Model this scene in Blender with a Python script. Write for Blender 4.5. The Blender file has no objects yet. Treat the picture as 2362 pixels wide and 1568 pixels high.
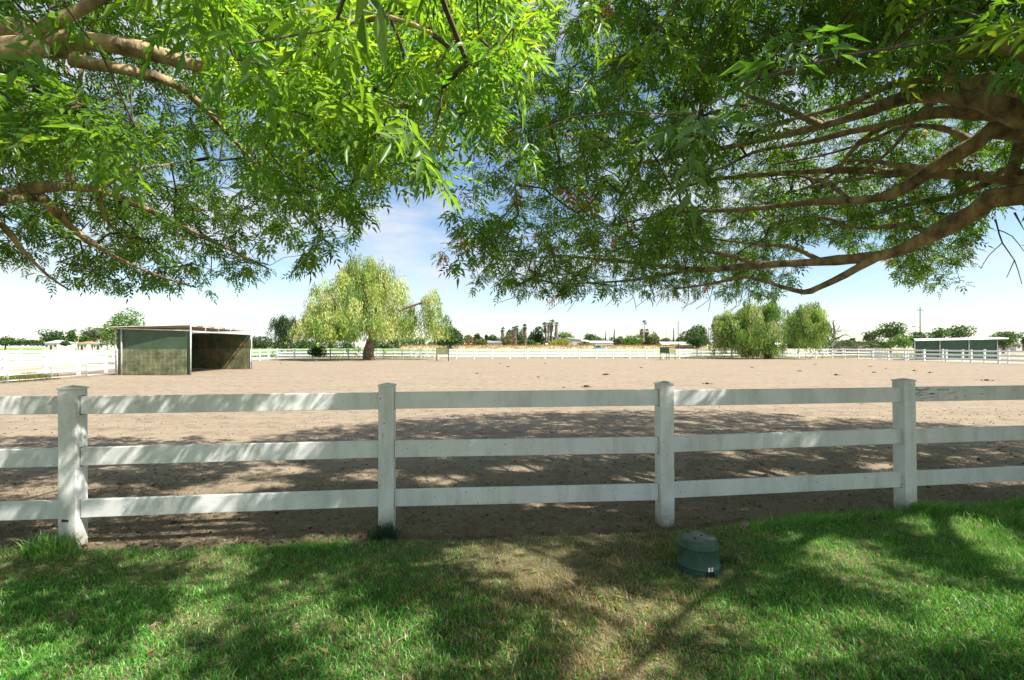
import bpy, math, random
import numpy as np
from mathutils import Vector, Matrix, Euler
R = math.radians
random.seed(7); rng = np.random.default_rng(7)
scene = bpy.context.scene
COL = scene.collection

# ------------------------------------------------------------------ camera, sky, sun, exposure
F, CX, HY, H = 1115.0, 1181.0, 798.5, 1.61      # focal length, centre and horizon in units of a 2362 wide frame; eye height in metres
cam = bpy.data.objects.new('camera', bpy.data.cameras.new('camera'))
COL.objects.link(cam)
cam.location = (0, 0, H); cam.rotation_euler = (R(90), 0, 0)
cam.data.sensor_width = 36; cam.data.lens = 36*F/2362
cam.data.shift_y = (HY-784)/2362
cam.data.clip_start = 0.05; cam.data.clip_end = 6000
scene.camera = cam

SUN = Vector((1.0, -0.42, 1.25)).normalized()   # towards the sun
elev = math.asin(SUN.z); azim = math.atan2(SUN.x, SUN.y)
world = bpy.data.worlds.new('World'); scene.world = world; world.use_nodes = True
wn = world.node_tree; wn.nodes.clear()
def N(t, typ, **kw):
    n = t.nodes.new(typ)
    for k, v in kw.items():
        if hasattr(n, k): setattr(n, k, v)
        else: n.inputs[k].default_value = v
    return n
sky = N(wn, 'ShaderNodeTexSky', sky_type='NISHITA', sun_disc=False, sun_elevation=elev, sun_rotation=azim,
        altitude=10, air_density=1.0, dust_density=.18, ozone_density=1.7)
tc = N(wn, 'ShaderNodeTexCoord')
mp = N(wn, 'ShaderNodeMapping'); mp.inputs['Scale'].default_value = (1.0, 1.0, 4.0)
nz = N(wn, 'ShaderNodeTexNoise', Scale=2.6, Detail=8.0, Roughness=0.58)
rp = N(wn, 'ShaderNodeValToRGB')
rp.color_ramp.elements[0].position = 0.41; rp.color_ramp.elements[0].color = (0, 0, 0, 1)
rp.color_ramp.elements[1].position = 0.60; rp.color_ramp.elements[1].color = (.85, .85, .85, 1)
mx = N(wn, 'ShaderNodeMix', data_type='RGBA')
mx.inputs[7].default_value = (4.7, 4.9, 5.2, 1)
bg = N(wn, 'ShaderNodeBackground', Strength=0.085)
wo = N(wn, 'ShaderNodeOutputWorld')
L = wn.links.new
L(tc.outputs['Generated'], mp.inputs['Vector']); L(mp.outputs['Vector'], nz.inputs['Vector'])
L(nz.outputs['Fac'], rp.inputs['Fac']); L(rp.outputs['Color'], mx.inputs[0])
L(sky.outputs['Color'], mx.inputs[6]); L(mx.outputs[2], bg.inputs['Color']); L(bg.outputs[0], wo.inputs[0])

sun = bpy.data.objects.new('sun', bpy.data.lights.new('sun', 'SUN'))
sun.data.energy = 5.0; sun.data.angle = R(0.55); sun.data.color = (1.0, 0.955, 0.88)
sun.rotation_euler = SUN.to_track_quat('Z', 'Y').to_euler(); sun.location = (20, -8, 40)
COL.objects.link(sun)
vs = scene.view_settings
scene.display_settings.display_device = 'sRGB'
vs.view_transform = 'Standard'; vs.look = 'None'; vs.exposure = 1.15; vs.gamma = 1.0; vs.use_curve_mapping = False
scene.cycles.max_bounces = 8; scene.cycles.diffuse_bounces = 4; scene.cycles.transmission_bounces = 4
scene.cycles.glossy_bounces = 2
scene.cycles.use_denoising = True

# ------------------------------------------------------------------ helpers
def at(x, y, Y): return Vector(((x-CX)/F*Y, Y, H+(HY-y)/F*Y))
def gy(y): return H*F/(y-HY)
def gnd(x, y):
    Y = gy(y); return Vector(((x-CX)/F*Y, Y, 0))
def P2D(x, y): return x/1.28958, y/1.28958

def tag(o, label=None, cat=None, group=None, kind=None):
    if label: o['label'] = label
    if cat: o['category'] = cat
    if group: o['group'] = group
    if kind: o['kind'] = kind
    return o
def empty(name, loc=(0, 0, 0), rz=0):
    o = bpy.data.objects.new(name, None); COL.objects.link(o)
    o.location = loc; o.rotation_euler.z = rz; o.empty_display_size = .2
    return o
def link(name, me, parent=None, loc=None, rz=None, scale=None):
    o = bpy.data.objects.new(name, me); COL.objects.link(o)
    if parent: o.parent = parent
    if loc is not None: o.location = loc
    if rz is not None: o.rotation_euler.z = rz
    if scale is not None: o.scale = scale
    return o

def np_mesh(name, V, T, mat, col=None, smooth=False):
    """V (n,3), T (m,k) all faces with k corners; col (n,3) per vertex colour."""
    V = np.ascontiguousarray(V, dtype=np.float32); T = np.ascontiguousarray(T, dtype=np.int32)
    me = bpy.data.meshes.new(name)
    m, k = T.shape
    me.vertices.add(len(V)); me.vertices.foreach_set('co', V.ravel())
    me.loops.add(m*k); me.loops.foreach_set('vertex_index', T.ravel())
    me.polygons.add(m); me.polygons.foreach_set('loop_start', np.arange(0, m*k, k, dtype=np.int32))
    if smooth: me.polygons.foreach_set('use_smooth', np.ones(m, dtype=bool))
    me.update(calc_edges=True)
    if col is not None:
        a = me.color_attributes.new('col', 'FLOAT_COLOR', 'POINT')
        c = np.ones((len(V), 4), dtype=np.float32); c[:, :3] = col
        a.data.foreach_set('color', c.ravel())
    me.materials.append(mat)
    return me

class MB:
    def __init__(s): s.v = []; s.f = []
    def box(s, c, d, rz=0, rx=0, ry=0):
        b = len(s.v); M = Euler((rx, ry, rz)).to_matrix(); c = Vector(c)
        for i in (-1, 1):
            for j in (-1, 1):
                for k in (-1, 1): s.v.append(tuple(c + M @ Vector((i*d[0]/2, j*d[1]/2, k*d[2]/2))))
        s.f += [tuple(b+q for q in f) for f in ((0,1,3,2),(4,6,7,5),(0,4,5,1),(2,3,7,6),(0,2,6,4),(1,5,7,3))]
        return s
    def bar(s, a, b, w, h=None):
        a, b = Vector(a), Vector(b); d = (b-a); q = d.to_track_quat('X', 'Z'); M = q.to_matrix(); c = (a+b)/2; n = len(s.v)
        h = h or w
        for i in (-1, 1):
            for j in (-1, 1):
                for k in (-1, 1): s.v.append(tuple(c + M @ Vector((i*d.length/2, j*w/2, k*h/2))))
        s.f += [tuple(n+q for q in f) for f in ((0,1,3,2),(4,6,7,5),(0,4,5,1),(2,3,7,6),(0,2,6,4),(1,5,7,3))]
        return s
    def tube(s, pts, rad, n=8, cap=True):
        pts = [Vector(p) for p in pts]; b = len(s.v); m = len(pts)
        if not hasattr(rad, '__len__'): rad = [rad]*m
        prev = None
        for i, p in enumerate(pts):
            t = (pts[min(i+1, m-1)]-pts[max(i-1, 0)]).normalized()
            if prev is None:
                u = t.orthogonal().normalized()
            else:
                u = (prev - t*prev.dot(t)); u = u.normalized() if u.length > 1e-6 else t.orthogonal().normalized()
            prev = u; w = t.cross(u)
            for k in range(n):
                a = 2*math.pi*k/n; s.v.append(tuple(p + (u*math.cos(a)+w*math.sin(a))*rad[i]))
        for i in range(m-1):
            for k in range(n):
                k2 = (k+1) % n; s.f.append((b+i*n+k, b+i*n+k2, b+(i+1)*n+k2, b+(i+1)*n+k))
        if cap:
            s.f.append(tuple(b+k for k in range(n))[::-1]); s.f.append(tuple(b+(m-1)*n+k for k in range(n)))
        return s
    def poly(s, pts, th=None):
        """prism: polygon pts extruded along vector th (or a single face)"""
        b = len(s.v); n = len(pts); s.v += [tuple(p) for p in pts]
        if th is None: s.f.append(tuple(range(b, b+n))); return s
        th = Vector(th); s.v += [tuple(Vector(p)+th) for p in pts]
        s.f.append(tuple(range(b, b+n))[::-1]); s.f.append(tuple(range(b+n, b+2*n)))
        for i in range(n):
            j = (i+1) % n; s.f.append((b+i, b+j, b+n+j, b+n+i))
        return s
    def lathe(s, prof, n=32, c=(0, 0, 0), close=False):
        b = len(s.v); m = len(prof)
        for r, z in prof:
            for k in range(n):
                a = 2*math.pi*k/n; s.v.append((c[0]+r*math.cos(a), c[1]+r*math.sin(a), c[2]+z))
        for i in range(m-1):
            for k in range(n):
                k2 = (k+1) % n; s.f.append((b+i*n+k, b+i*n+k2, b+(i+1)*n+k2, b+(i+1)*n+k))
        return s
    def mesh(s, name, mat, smooth=False, bevel=0):
        me = bpy.data.meshes.new(name); me.from_pydata(s.v, [], s.f)
        import bmesh
        bm = bmesh.new(); bm.from_mesh(me)
        bmesh.ops.recalc_face_normals(bm, faces=bm.faces)
        if bevel:
            bmesh.ops.bevel(bm, geom=[e for e in bm.edges], offset=bevel, segments=2, affect='EDGES', profile=.5)
        bm.to_mesh(me); bm.free()
        if smooth:
            for p in me.polygons: p.use_smooth = True
        me.materials.append(mat); return me
    def build(s, name, mat, parent=None, smooth=False, bevel=0, loc=None, rz=None):
        return link(name, s.mesh(name, mat, smooth, bevel), parent, loc, rz)

# ------------------------------------------------------------------ materials
def mat_new(name):
    m = bpy.data.materials.new(name); m.use_nodes = True
    t = m.node_tree; b = t.nodes['Principled BSDF']; return m, t, b
def rgb(c): return (c[0], c[1], c[2], 1)
def simple(name, c, rough=.6, var=.15, scale=8.0, bump=0.0, bscale=40.0, metal=0.0, c2=None, detail=5.0, stretch=None, spec=.5):
    m, t, b = mat_new(name)
    tc = N(t, 'ShaderNodeTexCoord'); vec = tc.outputs['Object']
    oi = N(t, 'ShaderNodeObjectInfo')
    ad = N(t, 'ShaderNodeVectorMath', operation='ADD'); cb = N(t, 'ShaderNodeCombineXYZ')
    mul = N(t, 'ShaderNodeMath', operation='MULTIPLY'); mul.inputs[1].default_value = 37.0
    t.links.new(oi.outputs['Random'], mul.inputs[0]); t.links.new(mul.outputs[0], cb.inputs[0]); t.links.new(mul.outputs[0], cb.inputs[2])
    t.links.new(vec, ad.inputs[0]); t.links.new(cb.outputs[0], ad.inputs[1]); vec = ad.outputs[0]
    if stretch:
        mp = N(t, 'ShaderNodeMapping'); mp.inputs['Scale'].default_value = stretch
        t.links.new(vec, mp.inputs[0]); vec = mp.outputs[0]
    n = N(t, 'ShaderNodeTexNoise', Scale=scale, Detail=detail, Roughness=.6); t.links.new(vec, n.inputs['Vector'])
    r = N(t, 'ShaderNodeValToRGB')
    lo = tuple(x*(1-var) for x in c); hi = tuple(min(1, x*(1+var)) for x in (c2 or c))
    r.color_ramp.elements[0].position = .33; r.color_ramp.elements[0].color = rgb(lo)
    r.color_ramp.elements[1].position = .67; r.color_ramp.elements[1].color = rgb(hi)
    t.links.new(n.outputs['Fac'], r.inputs[0]); t.links.new(r.outputs[0], b.inputs['Base Color'])
    b.inputs['Roughness'].default_value = rough; b.inputs['Metallic'].default_value = metal
    b.inputs['Specular IOR Level'].default_value = spec
    if bump:
        n2 = N(t, 'ShaderNodeTexNoise', Scale=bscale, Detail=6.0); t.links.new(vec, n2.inputs['Vector'])
        bp = N(t, 'ShaderNodeBump', Strength=bump, Distance=.02); t.links.new(n2.outputs['Fac'], bp.inputs['Height'])
        t.links.new(bp.outputs[0], b.inputs['Normal'])
    return m
def leafmat(name, trans=.5, rough=.36, spec=.5, tgain=(3.2, 2.7, .8)):
    """leaf: colour from the mesh's own 'col' attribute, part of the light passes through"""
    m, t, b = mat_new(name)
    a = N(t, 'ShaderNodeAttribute', attribute_name='col')
    b.inputs['Roughness'].default_value = rough; b.inputs['Specular IOR Level'].default_value = spec
    t.links.new(a.outputs['Color'], b.inputs['Base Color'])
    g = N(t, 'ShaderNodeMix', data_type='RGBA', blend_type='MULTIPLY'); g.inputs[0].default_value = 1
    g.inputs[7].default_value = rgb(tgain); t.links.new(a.outputs['Color'], g.inputs[6])
    tr = N(t, 'ShaderNodeBsdfTranslucent'); t.links.new(g.outputs[2], tr.inputs['Color'])
    ms = N(t, 'ShaderNodeMixShader'); ms.inputs[0].default_value = trans
    out = t.nodes['Material Output']
    t.links.new(b.outputs[0], ms.inputs[1]); t.links.new(tr.outputs[0], ms.inputs[2]); t.links.new(ms.outputs[0], out.inputs[0])
    return m
def ramp(t, fac, stops):
    r = N(t, 'ShaderNodeValToRGB'); e = r.color_ramp.elements
    while len(e) < len(stops): e.new(.5)
    for q, (p, c) in zip(e, stops): q.position = p; q.color = rgb(c)
    t.links.new(fac, r.inputs[0]); return r.outputs[0]
def mixc(t, fac, a, b, blend='MIX'):
    m = N(t, 'ShaderNodeMix', data_type='RGBA', blend_type=blend)
    for s, v in ((0, fac), (6, a), (7, b)):
        if hasattr(v, 'is_linked') or hasattr(v, 'links'): t.links.new(v, m.inputs[s])
        else: m.inputs[s].default_value = v if s == 0 else rgb(v)
    return m.outputs[2]
def noise(t, vec, scale, detail=5.0, rough=.6, stretch=None):
    if stretch:
        mp = N(t, 'ShaderNodeMapping'); mp.inputs['Scale'].default_value = stretch; t.links.new(vec, mp.inputs[0]); vec = mp.outputs[0]
    n = N(t, 'ShaderNodeTexNoise', Scale=scale, Detail=detail, Roughness=rough); t.links.new(vec, n.inputs['Vector']); return n.outputs['Fac']

M = {}
# painted fence boards: white, a little grime, small dark specks
def white_paint(name, peel=False, mud=False):
    m, t, b = mat_new(name)
    tcn = N(t, 'ShaderNodeTexCoord'); vec = tcn.outputs['Object']
    oi = N(t, 'ShaderNodeObjectInfo'); cb = N(t, 'ShaderNodeCombineXYZ')
    mul = N(t, 'ShaderNodeMath', operation='MULTIPLY'); mul.inputs[1].default_value = 53.0
    t.links.new(oi.outputs['Random'], mul.inputs[0]); t.links.new(mul.outputs[0], cb.inputs[0]); t.links.new(mul.outputs[0], cb.inputs[1])
    ad = N(t, 'ShaderNodeVectorMath', operation='ADD'); t.links.new(vec, ad.inputs[0]); t.links.new(cb.outputs[0], ad.inputs[1]); v2 = ad.outputs[0]
    base = ramp(t, noise(t, v2, 3.0), [(.3, (.64, .65, .63)), (.7, (.77, .77, .75))])
    streak = ramp(t, noise(t, v2, 5.0, 6, .7, (1, 1, .25)), [(.48, (0, 0, 0)), (.72, (.7, .7, .7))])
    c = mixc(t, streak, base, (.42, .42, .36))
    if mud:     # splashed soil low on the posts
        sz_ = N(t, 'ShaderNodeSeparateXYZ'); t.links.new(vec, sz_.inputs[0])
        mr_ = N(t, 'ShaderNodeMapRange'); mr_.inputs[1].default_value = .38; mr_.inputs[2].default_value = 0.0; t.links.new(sz_.outputs[2], mr_.inputs[0])
        mm_ = N(t, 'ShaderNodeMath', operation='MULTIPLY'); t.links.new(mr_.outputs[0], mm_.inputs[0]); t.links.new(noise(t, v2, 9.0, 7, .7), mm_.inputs[1])
        c = mixc(t, ramp(t, mm_.outputs[0], [(.18, (0, 0, 0)), (.6, (1, 1, 1))]), c, (.20, .155, .10))
    speck = ramp(t, noise(t, v2, 62.0, 2, .5), [(.715, (0, 0, 0)), (.73, (1, 1, 1))])
    c = mixc(t, speck, c, (.06, .055, .05))
    if peel:
        sx = N(t, 'ShaderNodeSeparateXYZ'); t.links.new(vec, sx.inputs[0])
        fx = ramp(t, sx.outputs[0], [(.0, (.11, .11, .11)), (.62, (.02, .02, .02)), (.9, (0, 0, 0))])
        n1 = noise(t, vec, 7.0, 8, .75, (1.0, 1, 9.0))
        sm = N(t, 'ShaderNodeMath', operation='ADD'); t.links.new(n1, sm.inputs[0])
        t.links.new(fx, sm.inputs[1])
        pm = ramp(t, sm.outputs[0], [(.615, (0, 0, 0)), (.64, (1, 1, 1))])
        c = mixc(t, pm, c, (.045, .03, .025))
    t.links.new(c, b.inputs['Base Color']); b.inputs['Roughness'].default_value = .45
    bp = N(t, 'ShaderNodeBump', Strength=.12, Distance=.01); t.links.new(noise(t, v2, 30.0, 5, .6, (.3, 1, 1)), bp.inputs['Height']); t.links.new(bp.outputs[0], b.inputs['Normal'])
    return m
M['white'] = white_paint('white_fence_paint'); M['peel'] = white_paint('peeling_fence_paint', True); M['muddy'] = white_paint('muddy_post_paint', False, True)
M['farwhite'] = simple('far_fence_paint', (.78, .78, .77), .5, .05)
M['pipe'] = simple('galvanised_pipe', (.62, .63, .64), .4, .12, metal=.35)
M['whitepipe'] = simple('white_pipe_paint', (.46, .45, .43), .5, .25, 3.0)
M['dark'] = simple('dark_void', (.012, .012, .011), .9, .1)
M['bark'] = simple('ash_bark', (.22, .155, .085), .9, .5, 9.0, 1.0, 30.0, c2=(.37, .27, .145), stretch=(1, 1, .45))
M['twig'] = simple('twig_bark', (.085, .062, .04), .9, .3, 6.0)
M['deadwood'] = simple('dead_wood', (.15, .12, .095), .9, .35, 10.0)
M['palebark'] = simple('pepper_bark', (.13, .09, .06), .9, .4, 3.0, .8, 9.0, c2=(.2, .15, .1))
M['leaf'] = leafmat('ash_leaf'); M['leaf_soft'] = leafmat('far_leaf', .3, .7, .2, (1.6, 1.6, .9))
M['grass'] = leafmat('grass_blade', .38, .42, .5, (1.8, 1.7, 1.0))
M['dung'] = simple('manure', (.05, .032, .02), .95, .4, 30.0)
M['clod'] = simple('dry_clod', (.20, .155, .105), .95, .35, 20.0)

def sand_mat():
    m, t, b = mat_new('paddock_sand')
    tcn = N(t, 'ShaderNodeTexCoord'); v = tcn.outputs['Object']
    c = ramp(t, noise(t, v, .22, 6, .62, (1, 2.2, 1)), [(.3, (.275, .215, .148)), (.55, (.312, .25, .176)), (.75, (.335, .277, .204))])
    c = mixc(t, .55, c, ramp(t, noise(t, v, 4.5, 8, .72), [(.3, (.23, .18, .122)), (.65, (.34, .275, .198))]))
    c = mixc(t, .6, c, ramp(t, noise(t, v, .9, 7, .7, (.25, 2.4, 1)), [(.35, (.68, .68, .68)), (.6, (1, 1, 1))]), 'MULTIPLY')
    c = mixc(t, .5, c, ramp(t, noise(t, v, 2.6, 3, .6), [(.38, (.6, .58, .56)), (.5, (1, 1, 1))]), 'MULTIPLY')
    fine = ramp(t, noise(t, v, 26.0, 4, .7, (1, 1.7, 1)), [(.6, (0, 0, 0)), (.72, (.8, .8, .8))])
    c = mixc(t, fine, c, (.22, .17, .115))
    # trampled litter and dry stems close to the near fence
    sx = N(t, 'ShaderNodeSeparateXYZ'); t.links.new(v, sx.inputs[0])
    mr = N(t, 'ShaderNodeMapRange'); mr.inputs[1].default_value = 7.5; mr.inputs[2].default_value = 4.2; t.links.new(sx.outputs[1], mr.inputs[0])
    ln = N(t, 'ShaderNodeMath', operation='MULTIPLY'); t.links.new(mr.outputs[0], ln.inputs[0]); t.links.new(noise(t, v, 7.0, 8, .75), ln.inputs[1])
    lit = ramp(t, ln.outputs[0], [(.2, (0, 0, 0)), (.62, (1, 1, 1))])
    c = mixc(t, lit, c, (.16, .115, .07))
    t.links.new(c, b.inputs['Base Color']); b.inputs['Roughness'].default_value = .95; b.inputs['Specular IOR Level'].default_value = .15
    bp = N(t, 'ShaderNodeBump', Strength=.8, Distance=.03); t.links.new(noise(t, v, 18.0, 8, .7), bp.inputs['Height']); t.links.new(bp.outputs[0], b.inputs['Normal'])
    return m
M['sand'] = sand_mat()
M['soil'] = simple('lawn_soil', (.075, .06, .03), .95, .4, 8.0, .5, 30.0, c2=(.11, .1, .045))
M['plain'] = simple('dry_plain', (.33, .27, .17), .95, .25, .08, c2=(.36, .31, .2))
M['field'] = simple('green_field', (.11, .24, .04), .95, .3, .12, c2=(.17, .30, .06), detail=8.0)
M['berm'] = simple('dry_berm', (.36, .28, .16), .95, .25, .35, c2=(.42, .33, .2))

# ------------------------------------------------------------------ ground
def wig(x, y, s=1.0, ph=0.0):
    return (np.sin(x*1.3*s+ph)*np.cos(y*1.7*s-ph*.7)+.6*np.sin(x*2.9*s-y*2.1*s+1.3+ph)+.4*np.sin(x*5.3*s+y*4.7*s+2.1*ph)+.3*np.sin(-x*9.1*s+y*8.3*s))/2.3
def grid(xs, ys, zf):
    X, Y = np.meshgrid(xs, ys); Z = zf(X, Y); V = np.stack([X, Y, Z], -1).reshape(-1, 3)
    nx = len(xs); i = np.arange(len(ys)-1)[:, None]*nx+np.arange(nx-1)[None]; i = i.ravel()
    return V, np.stack([i, i+1, i+nx+1, i+nx], 1)
V, T = grid(np.linspace(-2500, 2500, 21), np.linspace(-600, 4200, 21), lambda x, y: x*0-.03)
tag(link('ground', np_mesh('ground', V, T, M['plain'])), kind='structure')
EDGE = np.array([(-30, 1.2), (-9, 3.15), (-4, 3.74), (-2.4, 3.80), (-1.1, 3.97), (0, 4.0), (1.4, 4.15), (2, 4.32), (2.8, 4.52), (4.1, 4.78), (5, 4.92), (9, 5.5), (40, 9)])
def edge(x): return np.interp(x, EDGE[:, 0], EDGE[:, 1])
ys = np.concatenate([np.arange(2.6, 12, .095), np.geomspace(12.1, 70, 60)])
xs = np.concatenate([-np.geomspace(11, 29.5, 22)[::-1], np.arange(-10.9, 12, .12), np.geomspace(12, 45.5, 30)])
def sz(x, y):
    r = .5*wig(x, y, 1.1)+.55*wig(x, y, 3.7, 1.)+.35*wig(x, y, 9.3, 2.)
    return .016*r*np.clip(1.5-np.abs(y-6)/12, .25, 1)+np.where(y < edge(x)+.1, -.05, 0)
V, T = grid(xs, ys, sz)
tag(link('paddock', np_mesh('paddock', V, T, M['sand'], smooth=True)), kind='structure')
def lz(x, y): return .012+.012*wig(x, y, 1.0, .4)+np.clip((edge(x)-y)*.35, -.12, .02)
V, T = grid(np.linspace(-12, 13, 160), np.linspace(-8, 6.4, 120), lambda x, y: np.where(y > edge(x)+.25, -.09, lz(x, y)))
tag(link('lawn', np_mesh('lawn', V, T, M['soil'], smooth=True)), kind='structure')
V, T = grid(np.linspace(-150, 62, 40), np.linspace(74.5, 212, 30), lambda x, y: x*0-.018)
tag(link('field', np_mesh('field', V, T, M['field'])), kind='structure')
V, T = grid(np.linspace(-420, -38, 30), np.linspace(212, 700, 30), lambda x, y: x*0-.02)
tag(link('far_field', np_mesh('far_field', V, T, M['field'])), kind='structure')
xs = np.linspace(-48, 118, 240); ys = np.linspace(205, 226, 16)
V, T = grid(xs, ys, lambda x, y: -.2+1.75*np.clip(np.sin((y-205)/21*math.pi)*1.5, 0, 1)+.25*wig(x, y, .35)+.15*wig(x, y, 1.1))
tag(link('berm', np_mesh('berm', V, T, M['berm'], smooth=True)), kind='structure')

# ------------------------------------------------------------------ board fences
def board_mesh(name, L_, h, t, mat, bevel=.004): return MB().box((L_/2, 0, 0), (L_, t, h)).mesh(name, mat, bevel=bevel)
def post_mesh(w, h, mat, name='post'): return MB().box((0, 0, h/2-.1), (w, w, h+.2)).mesh(name, mat, bevel=.006)
M['rustmark'] = simple('rust_mark', (.10, .035, .02), .9, .4, 60.0)
M['gapdark'] = simple('joint_gap_tone', (.13, .11, .08), .9, .4, 30.0, c2=(.25, .22, .17))  # dark tone of the thin plates that stand for gaps at the rail ends
def near_fence():
    root = empty('board_fence', (-1.07, 4.15, 0))
    tag(root, 'near white three-rail board fence with square posts along the lawn edge', 'fence')
    org = Vector(root.location)
    c = [(-8.45, 3.30), (-6.02, 3.55), (-3.58, 3.81), (-1.134, 4.09), (1.323, 4.296), (3.80, 4.662), (6.25, 5.02), (8.70, 5.38)]
    cen = []
    W = .13
    for i, p in enumerate(c):
        a = Vector(c[max(i-1, 0)]); b = Vector(c[min(i+1, len(c)-1)]); d = (b-a).normalized(); n = Vector((-d.y, d.x))
        q = Vector(p)+d*W/2+n*W/2; ang = math.atan2(d.y, d.x); cen.append(q)
        o = link('post', post_mesh(W, 1.268, M['muddy']), root, Vector((q.x, q.y, 0))-org, ang)
        o.rotation_euler.x = R(random.uniform(-.6, .6)); o.rotation_euler.y = R(random.uniform(-.5, .5))
        if i == 2: MB().box((-.012, -W/2-.001, .232), (.05, .003, .018), 0, 0, R(4)).build('rust_stain', M['rustmark'], o)
        k = MB(); w2 = W/2+.006; z0 = 1.2685
        for (w, z) in ((w2, z0), (w2, z0+.012)):
            k.v += [(-w, -w, z), (w, -w, z), (w, w, z), (-w, w, z)]
        k.v.append((0, 0, z0+.03)); k.f = [(3, 2, 1, 0)]+[(j, (j+1) % 4, 4+(j+1) % 4, 4+j) for j in range(4)]+[(4+j, 4+(j+1) % 4, 8) for j in range(4)]
        k.build('cap', M['white'], o)
    for i in range(len(cen)-1):
        a, b = cen[i], cen[i+1]; d = (b-a); Ln = d.length; u = d/Ln; ang = math.atan2(d.y, d.x)
        s = a+u*(W/2-.012)
        for j, z in enumerate((1.1425, .7265, .308)):
            peel = (i == 5 and j == 0)
            me = board_mesh('rail', Ln-W+.024, .143, .04, M['peel'] if peel else M['white'])
            o = link('rail', me, root, Vector((s.x, s.y, z+random.uniform(-.006, .006)))-org, ang)
            o.rotation_euler.y = R(random.uniform(-.18, .18)); o.rotation_euler.x = R(random.uniform(-1, 1))
            for xe in (.0105, Ln-W+.0135): MB().box((xe, 0, -.001), (.007, .047, .155)).build('end_gap', M['gapdark'], o)
            if peel: o['label'] = 'white rail with dark streaks of peeling paint'
    return cen
NEAR = near_fence()

FARPOST = MB().box((0, 0, .58), (.13, .13, 1.36)).box((0, 0, 1.275), (.15, .15, .03)).mesh('far_post', M['farwhite'])
FARRAIL = MB().box((.5, 0, 0), (1, .04, .143)).mesh('far_rail', M['farwhite'])
def far_fence(label, pts, step=2.44, group=None):
    org = Vector((pts[0][0], pts[0][1], 0)); root = empty('board_fence', org); tag(root, label, 'fence', group)
    P = [Vector(p) for p in pts]; seq = []
    for a, b in zip(P[:-1], P[1:]):
        n = max(1, round((b-a).length/step)); seq += [a.lerp(b, k/n) for k in range(n)]
    seq.append(P[-1])
    for i, p in enumerate(seq):
        d = (seq[min(i+1, len(seq)-1)]-seq[max(i-1, 0)])
        o = link('post', FARPOST, root, Vector((p.x, p.y, random.uniform(-.02, .02)))-org, math.atan2(d.y, d.x))
        if i+1 < len(seq):
            q = seq[i+1]; d = q-p
            for z in (1.14, .725, .31):
                r = link('rail', FARRAIL, root, Vector((p.x, p.y, z+random.uniform(-.012, .012)))-org, math.atan2(d.y, d.x)); r.scale.x = d.length
far_fence('white three-rail fence along the far side of the paddock, in front of the lane', [(-29, 59.5), (-16, 60.3), (2, 61.5), (22, 63.5), (43.6, 65.8)], 2.3)
far_fence('white fence running back along the right side of the paddock before the green shelter', [(43.6, 65.8), (44.3, 52), (45, 42), (46.5, 24)])
far_fence('white fence running back along the left side of the paddock past the shelter', [(-22.1, 17), (-23.4, 22.3), (-25.2, 30), (-27, 44), (-29, 59.5)])
far_fence('white fence behind the far paddock fence, across the lane before the green field', [(-34, 70), (2, 71.5), (55, 73.5)])
far_fence('white fence across the bare ground at far left, in front of the houses', [(-62, 39.2), (-33.5, 39.8)])
far_fence('white fence farther back at far left, its top rail just above the nearer one', [(-75, 50), (-34.5, 50.6)])
far_fence('outer white fence running behind the right side fence, close to the green shelter', [(55, 73.5), (47.2, 60), (47.6, 44), (49, 28)])

def pipe_fence():
    pts = [(-21.6, 16.4), (-21.75, 18.6), (-21.8, 20.9), (-21.9, 23.0), (-22.0, 25.0), (-22.05, 27.0)]
    org = Vector((*pts[0], 0)); root = empty('pipe_fence', org)
    tag(root, 'grey galvanised pipe corral panels joined to the left of the green shelter', 'fence')
    for i, p in enumerate(pts):
        z1 = 1.45
        MB().tube([(0, 0, -.05), (0, 0, z1)], .032, 10).build('post', M['pipe'], root, True, loc=Vector((*p, 0))-org)
        if i+1 < len(pts):
            a = Vector((*p, 0))-org; b = Vector((*pts[i+1], 0))-org
            for z in (1.40, 1.15, .9, .63, .36, .12):
                MB().tube([a+Vector((0, 0, z)), (a+b)/2+Vector((0, 0, z-.008)), b+Vector((0, 0, z))], .017, 8).build('rail', M['pipe'], root, True)
pipe_fence()

# ------------------------------------------------------------------ the big green shelter on the left
def panel_paint(name, worn, brown):
    m, t, b = mat_new(name); tcn = N(t, 'ShaderNodeTexCoord'); v = tcn.outputs['Object']
    g = ramp(t, noise(t, v, 1.2, 6), [(.3, (.038, .075, .036)), (.7, (.062, .112, .055))])
    w = ramp(t, noise(t, v, 2.3, 9, .75, (1, 1, .55)), [(worn, (0, 0, 0)), (worn+.12, (1, 1, 1))])
    c = mixc(t, w, g, brown)
    t.links.new(c, b.inputs['Base Color']); b.inputs['Roughness'].default_value = .7
    bp = N(t, 'ShaderNodeBump', Strength=.3, Distance=.01); t.links.new(noise(t, v, 14, 6), bp.inputs['Height']); t.links.new(bp.outputs[0], b.inputs['Normal'])
    return m
M['greenwall'] = panel_paint('green_panel', .72, (.10, .08, .045)); M['greenworn'] = panel_paint('worn_green_panel', .48, (.17, .125, .07))
M['mesh'] = simple('wire_mesh', (.20, .22, .11), .5, .5, 2.0, c2=(.34, .33, .18))
M['roofsheet'] = simple('roof_sheet', (.50, .43, .33), .5, .15, 2.0)
M['orange'] = simple('orange_marker', (.6, .2, .03), .6, .1)
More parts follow.
